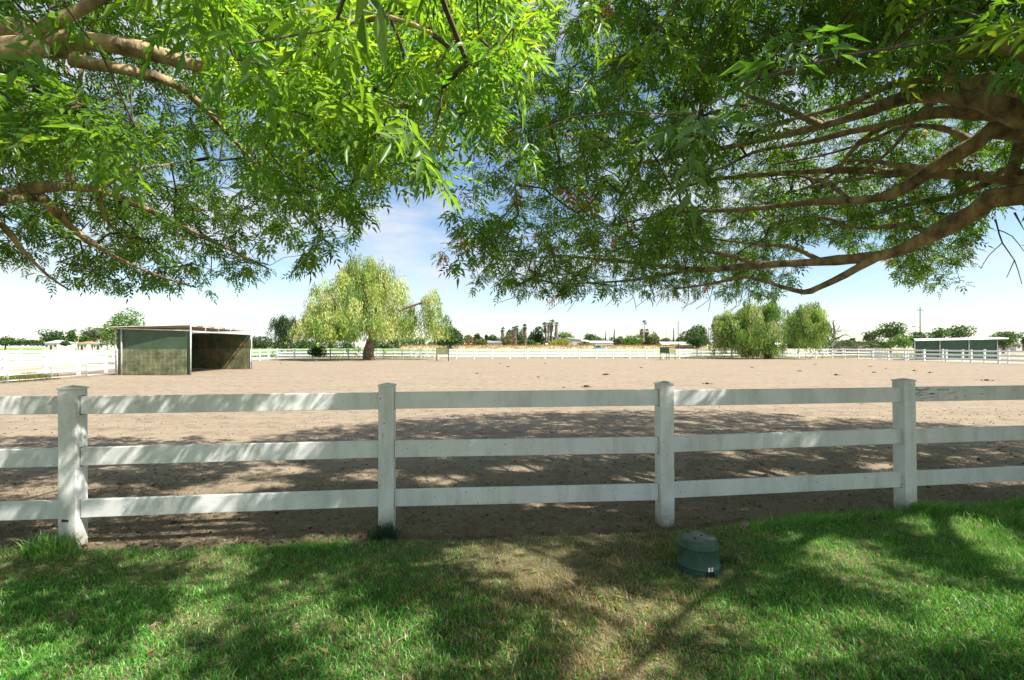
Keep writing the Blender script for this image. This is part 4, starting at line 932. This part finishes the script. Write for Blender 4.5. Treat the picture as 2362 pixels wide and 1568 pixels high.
def Z(x, y, s, x0, y0): return ((x0+x/s)/1.28958, (y0+y/s)/1.28958)
def zt(label, xa, xb, ya, yb, view, Y, pal, **kw):
    a = Z(xa, ya, *view); c = Z(xb, yb, *view); return far_tree(label, a[0], c[0], a[1], c[1], Y, pal, **kw)
V1 = (5.905, 0, 950); V3 = (5.905, 1280, 940); V4 = (5.905, 1640, 940); V5 = (7.873, 1940, 940); V6 = (5.026, 2130, 860); V7 = (4.860, 2560, 900); V8 = (11.81, 800, 960)
zt('sapling bush growing in the shade under the large pepper tree', 1480, 2060, 800, 1190, V8, 58.5, 'mid', name='bush', k=9, dens=1.6, cat='bush', trunk=False)
far_tree('fresh light green young tree right behind the shelter, at left', 249, 322, 712, 800, 46, 'light', dens=1.2)
# --- left background
zt('low dark tree at the far left picture edge', -60, 240, 300, 455, V1, 240, 'mid'); zt('dark hedge of trees left of the white house at far left', 180, 480, 335, 455, V1, 235, 'dark', name='hedge', cat='hedge', trunk=False)
zt('rounded dark bushes touching the white house from the left', 440, 790, 345, 455, V1, 230, 'dark', name='hedge', cat='hedge', trunk=False)
zt('broad dark tree rising behind the white-roofed house at left', 740, 1170, 185, 440, V1, 250, 'dark'); zt('round green bush between the white and orange-roofed houses', 1075, 1230, 360, 455, V1, 225, 'dark', name='bush', cat='bush', trunk=False)
zt('slim tree left of the utility pole at left', 1180, 1340, 180, 430, V1, 250, 'mid'); zt('bright green round tree above the orange-roofed house', 1380, 1580, 260, 420, V1, 240, 'mid')
zt('tall pale grey-green tree above the grey house at left', 1480, 1800, 95, 430, V1, 255, 'grey'); zt('sparse olive tree just left of the light green tree', 1760, 2000, 170, 450, V1, 200, 'olive', dens=.5)
# --- between shelter and pepper tree
for k, (xa, xb, ya, yb, pal, lab) in enumerate(((-560, -300, 560, 800, 'grey', 'pale distant tree just right of the shelter'), (-330, -60, 600, 800, 'grey', 'second pale distant tree right of the shelter'), (-90, 110, 640, 800, 'grey', 'small pale distant tree left of the twin cypresses'), (330, 620, 520, 810, 'olive', 'olive distant tree right of the twin cypresses'), (560, 800, 600, 810, 'olive', 'low olive tree behind the small weeping tree'), (1150, 1300, 640, 800, 'mid', 'small distant tree seen through the gap left of the pepper tree'))):
    zt(lab, xa, xb, ya, yb, V8, 330, pal)
def cypress(label, x, ya, yb, w, view, Y, pal='dark'):
    TS[0] += 1; g = np.random.default_rng(500+TS[0]); a = Z(x, ya, *view); c = at(a[0], a[1], Y); root = empty('cypress_tree', (c.x, Y, 0)); tag(root, label, 'tree', 'thin dark cypresses in the distance')
    W = w/view[0]/1.28958/F*Y/2; zt_ = c.z; bl = []
    for i in range(9):
        t = i/8; r = W*(1.05-t*.95)*(.55+.45*min(1, t*5)); bl.append((g.normal(0, W*.06), g.normal(0, W*.06), .6+t*(zt_-1.0), r, r, zt_*.09))
    leafcards(root, bl, 900, max(.25, W*.3), PAL[pal], g); MB().tube([(0, 0, -.2), (0, 0, zt_*.5)], [W*.2, W*.1], 6).build('trunk', M['palebark'], root, True)
cypress('left one of two thin dark cypresses between the shelter and the pepper tree', 222, 480, 800, 60, V8, 320); cypress('right one of two thin dark cypresses between the shelter and the pepper tree', 262, 520, 800, 50, V8, 322)
# --- centre background
zt('big round dark green tree right of the large pepper tree', 95, 590, 195, 520, V3, 180, 'dark', dens=1.5)
zt('pale bushy tree in front of the orange-roofed house', 600, 770, 320, 515, V3, 222, 'tan', dens=.7); zt('dark conifer left of the palm row', 770, 880, 285, 420, V3, 250, 'dark', k=5); zt('olive bushes in front of the grey house', 775, 1010, 385, 525, V3, 224, 'olive', name='bush', cat='bush', trunk=False)
zt('small dark tree over the grey house', 960, 1010, 325, 430, V3, 255, 'dark', k=4); zt('row of dark trees behind the grey house', 1000, 1190, 330, 440, V3, 258, 'dark', k=6)
zt('green tree between the first two palms', 1340, 1470, 230, 420, V3, 250, 'mid'); zt('pale shrub at the foot of the first palm', 1290, 1450, 310, 480, V3, 226, 'tan', name='bush', cat='bush', dens=.6)
zt('green shrub right of the thick second palm', 1530, 1640, 230, 520, V3, 232, 'mid', name='bush', cat='bush'); zt('broad dark tree between the third palm and the palm trio', 1700, 2010, 200, 500, V3, 246, 'dark', dens=1.3)
zt('green bushes below the broad dark tree', 1710, 1870, 420, 525, V3, 228, 'mid', name='bush', cat='bush', trunk=False); zt('small yellow bush left of the palm trio', 1840, 1920, 470, 535, V3, 224, 'yellow', name='bush', cat='bush', trunk=False, k=4)
zt('green trees between the palm trio and the white barn', 90, 390, 290, 420, V4, 262, 'light'); zt('large yellow-blooming bush left of the white barn', -60, 350, 395, 545, V4, 226, 'yellow', name='bush', cat='bush', trunk=False, dens=1.3)
zt('yellow-green shrubs in front of the white barn', 470, 770, 450, 545, V4, 226, 'olive', name='bush', cat='bush', trunk=False); zt('grey-green tree behind the white barn roof', 585, 775, 315, 430, V4, 275, 'mid')
zt('pale shrubs right of the white barn', 1130, 1260, 370, 520, V4, 240, 'grey', name='bush', cat='bush', dens=.6); zt('bright round green tree left of the tall thin palm', 1240, 1570, 310, 525, V4, 228, 'light', dens=1.3)
zt('yellowish leafy tree right of the shaggy palm clump', 1680, 1900, 280, 520, V4, 230, 'olive'); zt('low green bushes left of the bare pole', 1900, 2100, 380, 470, V4, 250, 'olive', name='bush', cat='bush')
zt('row of small trees behind the brown house', 2180, 2362, 370, 460, V4, 265, 'mid', k=6)
zt('large green tree right of the brown house', 740, 1320, 215, 690, V5, 205, 'mid', dens=1.3); zt('dense dark green tree in front of the large green tree', 870, 1290, 430, 700, V5, 200, 'dark'); zt('bushes with a pinkish top beside the road, right of the pole', 1400, 1720, 570, 720, V5, 180, 'tan', name='bush', cat='bush', trunk=False)
zt('bright roadside bush left of the right pepper tree', 1690, 2010, 540, 760, V5, 120, 'light', name='bush', cat='bush', trunk=False); zt('tiny dark conifer behind the pinkish bushes', 1590, 1640, 480, 600, V5, 260, 'dark', k=4)
# --- right background
zt('grey-green conifer right of the dead tree', 30, 250, 420, 570, V7, 125, 'grey'); zt('round-headed tree with a visible trunk, right of the dead tree', 250, 605, 285, 500, V7, 118, 'mid', dens=1.2)
zt('trailing willowy hedge below the round-headed tree', -20, 470, 535, 640, V7, 105, 'mid', name='hedge', cat='hedge', trunk=False); zt('leafy green bushes left of the right shelter', 450, 720, 470, 650, V7, 100, 'light', name='bush', cat='bush', trunk=False)
zt('green bushes at the foot of the tall utility pole', 690, 960, 410, 640, V7, 104, 'mid', name='bush', cat='bush'); zt('small tree left of the airy tall tree at right', 990, 1260, 370, 530, V7, 120, 'mid', dens=.8)
zt('tall airy tree behind the right shelter', 1250, 1560, 295, 540, V7, 122, 'mid', dens=.7, k=12); zt('green tree at the right end of the right shelter', 1860, 2260, 420, 640, V7, 110, 'mid')
zt('small dark tree at the right picture edge', 2330, 2420, 515, 600, V7, 130, 'dark', k=4); zt('dim dark trees behind the right pepper tree', 1000, 1700, 640, 860, V6, 130, 'dark', name='hedge', cat='hedge', trunk=False)

# --- a hazy wood far off along the horizon: it reads as one mass
g = np.random.default_rng(77); bl_ = []
for k in range(150):
    Yk = 330+60*g.random(); xk = 560+g.random()*1500; hk = (7+19*g.random()**1.6)*Yk/F+1.6; wk = (12+30*g.random())*Yk/F/2
    bl_.append(((xk-CX)/F*Yk, Yk, hk*.45, wk, wk, hk*.55))
leafcards(None, bl_, 22000, 1.0, PAL['mid']+PAL['dark']+PAL['grey'], g, name='distant_wood'); tag(bpy.data.objects['distant_wood'], 'hazy low line of distant trees along the horizon', 'wood', kind='stuff')
# --- palms
M['palmtrunk'] = simple('palm_trunk', (.16, .125, .095), .95, .35, 6.0); M['skirt'] = simple('dead_frond_skirt', (.20, .155, .105), .95, .4, 5.0, stretch=(1, 1, .3))
def palm(label, x, yc, ybase, view, Y, wtr, skirt, crown_px, lean=0, group=None, fine=1):
    TS[0] += 1; g = random.Random(TS[0]); a = Z(x, yc, *view); c = at(a[0], a[1], Y); k = 1/view[0]/1.28958/F*Y
    lx = lean*k; root = empty('palm_tree', (c.x-lx, Y, 0)); tag(root, label, 'palm', 'fan palms on the horizon')
    r = wtr*k/2; zt_ = c.z
    MB().tube([(0, 0, -.2), (lx*.3, 0, zt_*.4), (lx*.75, 0, zt_*.8), (lx, 0, zt_)], [r*1.15, r, r*.95, r*.9], 9).build('trunk', M['palmtrunk'], root, True)
    cr = crown_px*k/2; mb = MB(); top = Vector((lx, 0, zt_))
    for i in range(34):
        az = g.uniform(0, 6.28); el = g.uniform(-.7, 1.35); d = Vector((math.cos(az)*math.cos(el), math.sin(az)*math.cos(el), math.sin(el))); ln = cr*g.uniform(.45, .7)
        p = top+d*ln; s = d.cross(Vector((0, 0, 1))); s = s.normalized() if s.length > .05 else Vector((1, 0, 0)); up = s.cross(d); mb.bar(top, p, .06*cr*.5)
        for q in range(7):
            f = (q-3)/3*1.2; dd = (d*math.cos(f)+s*math.sin(f)-Vector((0, 0, .25))).normalized(); w = up.cross(dd)*.06*cr
            b = len(mb.v); e = p+dd*cr*.5; mb.v += [tuple(p), tuple(p+dd*cr*.25+w), tuple(e), tuple(p+dd*cr*.25-w)]; mb.f.append((b, b+1, b+2, b+3))
    cm = mb.mesh('crown', M['palmleaf']); link('crown', cm, root)
    if skirt:
        mb = MB(); z0 = max(0, zt_*(1-skirt))
        for i in range(int(110*skirt)+30):
            z = zt_-(zt_-z0)*g.random()**.9; az = g.uniform(0, 6.28); t = z/zt_; ox = lx*t; d = Vector((math.cos(az), math.sin(az), 0)); a1 = Vector((ox, 0, z))+d*r*.9; a2 = a1+d*cr*g.uniform(.12, .34)-Vector((0, 0, cr*g.uniform(.5, .95)))
            s = Vector((-d.y, d.x, 0))*cr*.10; b = len(mb.v); mb.v += [tuple(a1), tuple(a2+s), tuple(a2-Vector((0, 0, .2*cr))), tuple(a2-s)]; mb.f.append((b, b+1, b+2, b+3))
        mb.build('frond_skirt', M['skirt'], root)
M['palmleaf'] = simple('palm_leaf', (.075, .10, .045), .6, .3, 3.0, c2=(.11, .13, .06))
palm('leftmost short palm of the row behind the fence', 1270, 235, 520, V3, 238, 40, .55, 105); palm('thick shaggy palm, second from the left in the row', 1475, 235, 520, V3, 236, 80, .9, 130); palm('slim neighbour palm poking above the thick shaggy one', 1525, 205, 520, V3, 241, 40, .4, 100)
palm('third palm of the row, with a brown skirt', 1660, 190, 520, V3, 238, 60, .75, 115)
palm('left palm of the leaning trio', 2010, 160, 500, V3, 240, 36, .25, 115, -40); palm('tallest palm, in the middle of the leaning trio', 2135, 115, 500, V3, 241, 36, .25, 130, 30); palm('front palm of the leaning trio, set low between the others', 2080, 150, 500, V3, 238, 34, .25, 110, 10); palm('right palm of the leaning trio with a brown skirt', 2220, 150, 500, V3, 240, 36, .5, 105, 40)
palm('tallest thin palm with a small round head, right of the barn', 1637, 120, 500, V4, 236, 10, 0, 100); palm('left head of the shaggy palm clump under the tall thin palm', 1590, 275, 500, V4, 232, 70, .7, 110); palm('right head of the shaggy palm clump under the tall thin palm', 1680, 280, 500, V4, 233, 70, .7, 120)
for xx, yy, ee in ((1105, 222, 100),): pass
cypress('tallest cypress, right of the white barn', 1105, 222, 500, 46, V4, 262); cypress('cypress above the white barn roof, left of the tallest', 950, 275, 500, 36, V4, 266); cypress('short cypress between the two taller ones', 1016, 358, 500, 26, V4, 268)
cypress('tall cypress left of the dark bare pole', 2147, 220, 500, 40, V4, 266); cypress('short cypress right of the dark bare pole', 2273, 312, 500, 26, V4, 268)

# --- poles
M['poledark'] = simple('pole_wood', (.06, .045, .035), .9, .2); M['poletan'] = simple('pale_pole_wood', (.28, .19, .11), .9, .2)
def pole(label, x, ya, view, Y, wpx, m='poledark', arms=0):
    a = Z(x, ya, *view); c = at(a[0], a[1], Y); r = wpx/view[0]/1.28958/F*Y/2; root = empty('utility_pole', (c.x, Y, 0)); tag(root, label, 'pole', 'utility poles in the distance')
    MB().tube([(0, 0, -.5), (0, 0, c.z)], [r*1.1, r*.8], 8).build('shaft', M[m], root, True)
    if arms:
        MB().box((0, 0, c.z-arms), (1.5, .1, .12)).build('crossarm', M[m], root)
        for s in (-1, 1): MB().tube([(s*.68, 0, c.z-arms+.06), (s*.68, 0, c.z-arms+.3)], .06, 6).build('insulator', M['poledark'], root)
    return root
pole('pale wooden utility pole among the houses at left', 1377, 185, V1, 215, 12, 'poletan', .5)
pole('thick dark pole without wires right of centre', 2228, 88, V4, 208, 13); pole('thin pole left of the dark pole', 2013, 240, V4, 212, 8); pole('thin pole through the shaggy palm clump', 1580, 170, V4, 226, 7); pole('faint thin pole left of the round green tree', 1236, 310, V4, 224, 6); pole('slender pole left of the right pepper tree', 1318, 250, V5, 190, 12)
p = pole('tall dark utility pole with a lamp arm behind the right shelter', 860, 62, V7, 112, 14, 'poledark', .75)
MB().tube([(0, 0, 5.9), (-.9, 0, 6.2), (-1.3, 0, 6.2)], .04, 6).build('lamp_arm', M['poledark'], p, True); MB().box((-1.5, 0, 6.17), (.7, .3, .14)).build('lamp_head', M['poledark'], p)

# --- houses
M['stucco'] = simple('pale_stucco', (.60, .55, .48), .8, .08); M['brownwall'] = simple('brown_siding', (.24, .17, .13), .8, .15); M['redroof'] = simple('orange_tile_roof', (.45, .19, .10), .8, .2, 3.0); M['whiteroof'] = simple('white_roof', (.72, .71, .70), .5, .06); M['greyroof'] = simple('grey_roof', (.27, .26, .27), .8, .15); M['greywall'] = simple('grey_metal_wall', (.42, .42, .41), .6, .06)
M['glass'] = simple('window_glass', (.03, .04, .05), .15, .1); M['pinkwall'] = simple('pinkish_stucco', (.52, .40, .36), .8, .08)
def house(label, xa, xb, yr, ye, view, Y, wall, roof, wins=3, depth=7, hip=False, name='house', cat='house', ov=.4, door=True, ridge_front=False):
    a = Z(xa, yr, *view); c = Z(xb, ye, *view); A = at(a[0], a[1], Y); C = at(c[0], c[1], Y); W = C.x-A.x; cx = (A.x+C.x)/2; ze = max(C.z, 1.9); zr = max(A.z, ze+.5)
    root = empty(name, (cx, Y+depth/2, 0)); tag(root, label, cat); d = depth/2; w = W/2
    MB().box((0, 0, ze/2-.1), (W, depth, ze+.2)).build('wall', M[wall], root)
    i = w*.5 if hip else -ov
    mb = MB()
    if ridge_front: mb.poly([(-w-ov, -d-ov, ze), (0, -d-ov, zr), (w+ov, -d-ov, ze)], (0, depth+2*ov, 0))
    else:
        mb.v = [(-w-ov, -d-ov, ze+.002), (w+ov, -d-ov, ze+.002), (w+ov, d+ov, ze+.002), (-w-ov, d+ov, ze+.002), (-w+i, 0, zr), (w-i, 0, zr)]; mb.f = [(0, 1, 5, 4), (2, 3, 4, 5), (1, 2, 5), (3, 0, 4), (3, 2, 1, 0)]
    mb.build('roof', M[roof], root)
    for k in range(wins):
        x = -w+W*(k+.5)/wins; 
        if door and k == wins//2: MB().box((x, -d-.02, 1.0), (.95, .08, 2.0)).build('door', M['poledark'], root); continue
        f = MB().box((x, -d-.02, ze*.6), (min(1.5, W/wins*.6), .06, ze*.36)).build('window', M['whiteroof'], root); MB().box((x, -d-.05, ze*.6), (min(1.3, W/wins*.5), .05, ze*.28)).build('pane', M['glass'], f)
house('white house with a pale hipped roof at far left', 785, 1010, 362, 412, V1, 226, 'stucco', 'whiteroof', 3, 9, True); house('small white annex right of the white house', 1000, 1075, 376, 405, V1, 228, 'stucco', 'whiteroof', 1, 5, False, door=False)
house('low house with an orange tiled roof at left', 1350, 1530, 384, 422, V1, 224, 'stucco', 'redroof', 3, 8, True); house('low grey-roofed house left of the light green tree', 1630, 1815, 394, 425, V1, 226, 'stucco', 'greyroof', 3, 8)
house('pink house with an orange roof right of the round dark tree', 470, 690, 432, 490, V3, 232, 'pinkwall', 'redroof', 3, 9, ridge_front=False); house('pale house with white windows left of the palms', 1010, 1250, 428, 462, V3, 236, 'pinkwall', 'greyroof', 4, 8)
house('little white shed below the palm trio', 2030, 2105, 478, 495, V3, 228, 'stucco', 'whiteroof', 1, 4, False, 'shed', 'shed', .1, False)
house('long low white-roofed barn wing beside the grey barn', 690, 1090, 432, 468, V4, 240, 'greywall', 'whiteroof', 4, 12, False, 'barn', 'barn', .2); 
def barn():
    a = Z(300, 382, *V4); c = Z(530, 408, *V4); A = at(*a, 236); C = at(*c, 236); root = empty('barn', ((A.x+C.x)/2, 242, 0)); tag(root, 'tall grey metal barn with a sloping white roof behind the yellow bush', 'barn'); o = root.location
    MB().poly([(A.x-o.x, -6, -.2), (C.x-o.x, -6, -.2), (C.x-o.x, -6, C.z-.15), (A.x-o.x, -6, A.z-.15)], (0, 12, 0)).build('wall', M['greywall'], root)
    MB().poly([(A.x-.4-o.x, -6.4, A.z-.13), (C.x+.4-o.x, -6.4, C.z-.17), (C.x+.4-o.x, 6.4, C.z-.17), (A.x-.4-o.x, 6.4, A.z-.13)], (0, 0, .4)).build('roof', M['whiteroof'], root)
    e = at(*Z(690, 440, *V4), 238); MB().poly([(C.x-o.x, -5, C.z-.9), (e.x-o.x, -5, C.z-1.3), (e.x-o.x, 6, C.z-.3), (C.x-o.x, 6, C.z-.1)], (0, 0, .15)).build('lean_to_roof', M['whiteroof'], root)
    MB().box(((C.x+e.x)/2-o.x, .5, 1.3), (e.x-C.x-.1, 10.6, 3.0)).build('lean_to_wall', M['greywall'], root)
barn()
house('brown house with a white roof and front gable right of the palms', 250, 880, 600, 665, V5, 224, 'brownwall', 'whiteroof', 5, 9); house('brown front gable of the white-roofed house right of the palms', 430, 660, 610, 662, V5, 222.6, 'brownwall', 'whiteroof', 2, 3, ridge_front=True, door=False)
house('long low white building right of the large green tree', 1110, 1335, 668, 690, V5, 210, 'stucco', 'whiteroof', 4, 6, False, 'building', 'building', .2); house('low pink building seen between the trees at right', 900, 1060, 795, 830, V6, 150, 'pinkwall', 'whiteroof', 3, 6, False, 'building', 'building', .2)
house('small low house at the right picture edge', 2250, 2400, 545, 585, V7, 140, 'stucco', 'whiteroof', 2, 6)

# --- vehicles
M['tyre'] = simple('tyre_rubber', (.02, .02, .02), .9, .1); M['silver'] = simple('silver_paint', (.32, .35, .42), .3, .05, metal=.3); M['whitecar'] = simple('white_car_paint', (.7, .7, .7), .3, .05); M['darkcar'] = simple('dark_car_paint', (.05, .055, .065), .3, .05); M['lamp'] = simple('lamp_glass', (.7, .7, .65), .2, .05)
def car(label, x, y, view, Y, rz, paint, L_=4.6, h=1.75, w=1.85, kind='car'):
    a = Z(x, y, *view); c = at(a[0], a[1], Y); root = empty('parked_'+kind, (c.x, Y, 0), rz); tag(root, label, kind); l = L_/2
    body = MB().poly([(-l, -w/2, .35), (l*.97, -w/2, .35), (l, -w/2, .7), (l*.9, -w/2, .95), (l*.45, -w/2, 1.02), (-l*.9, -w/2, 1.05), (-l, -w/2, .9)], (0, w, 0)).build('body', M[paint], root, bevel=.04)
    MB().poly([(-l*.85, -w*.46, 1.0), (l*.5, -w*.46, 1.0), (l*.2, -w*.42, h), (-l*.6, -w*.42, h)], (0, w*.88, 0)).build('cabin', M[paint], root, bevel=.04)
    for s in (-1, 1):
        MB().poly([(-l*.74, s*w*.48, 1.08), (l*.38, s*w*.48, 1.08), (l*.14, s*w*.44, h-.12), (-l*.54, s*w*.44, h-.12)], (0, -s*.05, 0)).build('side_window', M['glass'], root)
        MB().box((l*.97, s*w*.36, .75), (.08, .3, .16)).build('headlight', M['lamp'], root)
        for q in (-.62, .62):
            wh = MB().tube([(q*l, s*w*.5-.1, .34), (q*l, s*w*.5+.1, .34)], .34, 16).build('wheel', M['tyre'], root); MB().tube([(q*l, s*w*.5-.11, .34), (q*l, s*w*.5+.11, .34)], .2, 12).build('rim', M['silver'], wh)
    MB().poly([(l*.44, -w*.36, 1.07), (l*.44, w*.36, 1.07), (l*.21, w*.34, h-.1), (l*.21, -w*.34, h-.1)], (.05, 0, .02)).build('windscreen', M['glass'], root)
car('silver-blue car parked on the dry strip in front of the barn', 830, 545, V4, 198, R(8), 'silver', 4.7, 2.0)
car('dark small vehicle with a white top near the round dark tree', 345, 530, V3, 196, R(75), 'darkcar', 3.6, 1.8)
car('white pickup parked at the right end of the brown house', 945, 670, V5, 218, R(5), 'whitecar', 4.6, 2.3)

# --- dead tree and brush heap
def dead_tree():
    Y = 84; root = empty('dead_tree', (at(1915, 800, Y).x, Y, 0)); tag(root, 'bare dead grey tree with forked branches right of the weeping pepper tree', 'tree'); o = Vector(root.location)
    def p(x, y, d=0):
        a = Z(x, y, *V6); q = at(a[0], a[1], Y+d); return q-o
    b0 = Vector((p(1700, 850).x, 0, -.2))
    def br(pts, r0, r1, nm='limb'):
        q, r = smooth_path(pts, list(np.linspace(r0, r1, len(pts))), .3); MB().tube(q, r, 7).build(nm, M['deadwood'], root, True)
    br([b0, p(1715, 830), p(1745, 750), p(1770, 680), p(1770, 600), p(1755, 520), p(1750, 450)], .42, .05, 'trunk')
    for pts, r in (([p(1765,690), p(1700,630,-1), p(1640,560,-2), p(1600,520,-2)], .16), ([p(1640,560,-2), p(1680,520,-2), p(1720,495,-2)], .06), ([p(1770,680), p(1800,630,.5), p(1840,570,1), p(1850,545,1)], .15), ([p(1800,630,.5), p(1880,625,1.5), p(1990,610,2)], .10), ([p(1830,625,.5), p(1900,590,1), p(1945,560,1.3)], .07), ([p(1750,750), p(1840,720,-1), p(1920,680,-1.5), p(2010,710,-2)], .15), ([p(1920,680,-1.5), p(1980,660,-1.7)], .05), ([p(1765,580), p(1800,530,.5), p(1820,490,.8)], .07), ([p(1760,540), p(1730,500,-.3), p(1725,470,-.4)], .05), ([p(1640,600,-2), p(1600,640,-2.3), p(1590,665,-2.4)], .05), ([p(1765,480), p(1785,450)], .04)): br(pts, r, r*.3)
    hp = empty('brush_heap', (at(*Z(1910, 830, *V6), Y).x, Y-1, 0)); tag(hp, 'heap of grey broken branches at the foot of the dead tree', 'brush heap')
    g = random.Random(9)
    for k in range(70):
        c = Vector((g.gauss(0, 2.0), g.gauss(0, 1), abs(g.gauss(0, .75))+.1)); d = Vector((g.uniform(-1, 1), g.uniform(-.6, .6), g.uniform(-.18, .3))).normalized()*g.uniform(.8, 2.2); c.z = max(c.z, abs(d.z)+.05)
        MB().tube([c-d, c+Vector((0, 0, .1)), c+d], [.09, .07, .025], 5).build('branch', M['deadwood'], hp, True)
    br2 = empty('leaning_trunk', (at(*Z(1580, 830, *V6), Y-6).x, Y-6, 0)); tag(br2, 'short dark stump left of the dead tree', 'stump')
    MB().tube([(0, 0, -.1), (-.15, 0, .9), (-.35, 0, 1.9), (-.75, .1, 2.5)], [.4, .3, .2, .1], 8).build('trunk', M['deadwood'], br2, True); MB().tube([(-.1, 0, .9), (.35, .1, 1.5), (.55, .1, 1.8)], [.14, .1, .04], 6).build('limb', M['deadwood'], br2, True)
dead_tree()

# --- weeds and dry grass along the lanes
def weeds(name, label, n, fx, fy, h, w, cols, zf=None):
    X, Y = fx(rng.random(n)), fy(rng.random(n)); c = np.array(cols)[rng.integers(0, len(cols), n)]*(.75+.5*rng.random((n, 1))); hh = h*(.4+.8*rng.random(n))*(1+.5*wig(X, Y, .8))
    blades(name, X, Y, np.zeros(n)-.02 if zf is None else zf(X, Y), np.maximum(hh, .05), w*(.6+.8*rng.random(n)), c, .5, M['grass'], label, 'weeds')
straw = [(.34, .26, .12), (.28, .22, .10), (.40, .31, .17), (.20, .19, .07)]
weeds('dry_weeds', 'dry straw-coloured weeds in the lane between the two far fences', 9000, lambda u: -29+u*80, lambda u: 66.4+u*5.5, .22, .05, straw+[(.12, .17, .04)])
weeds('berm_grass', 'tall dry grass along the rise behind the green field', 14000, lambda u: -48+u*166, lambda u: 206+u*19, .9, .22, straw, lambda X, Y: -.3+1.75*np.clip(np.sin((Y-205)/21*math.pi)*1.5, 0, 1))
weeds('green_weeds', 'patch of yellow-green weeds behind the pipe corral at left', 5200, lambda u: -24.9+2.6*u+.25*rng.standard_normal(len(u)), lambda u: 21.2+u*2.6, .36, .022, [(.14, .18, .03), (.20, .21, .04), (.09, .15, .03), (.25, .2, .06)])
weeds('field_grass', 'green blades of the field edge behind the lane fence', 16000, lambda u: -60+u*150, lambda u: 74.6+u**2*45, .30, .07, [(.10, .21, .035), (.14, .25, .05), (.18, .25, .07)])
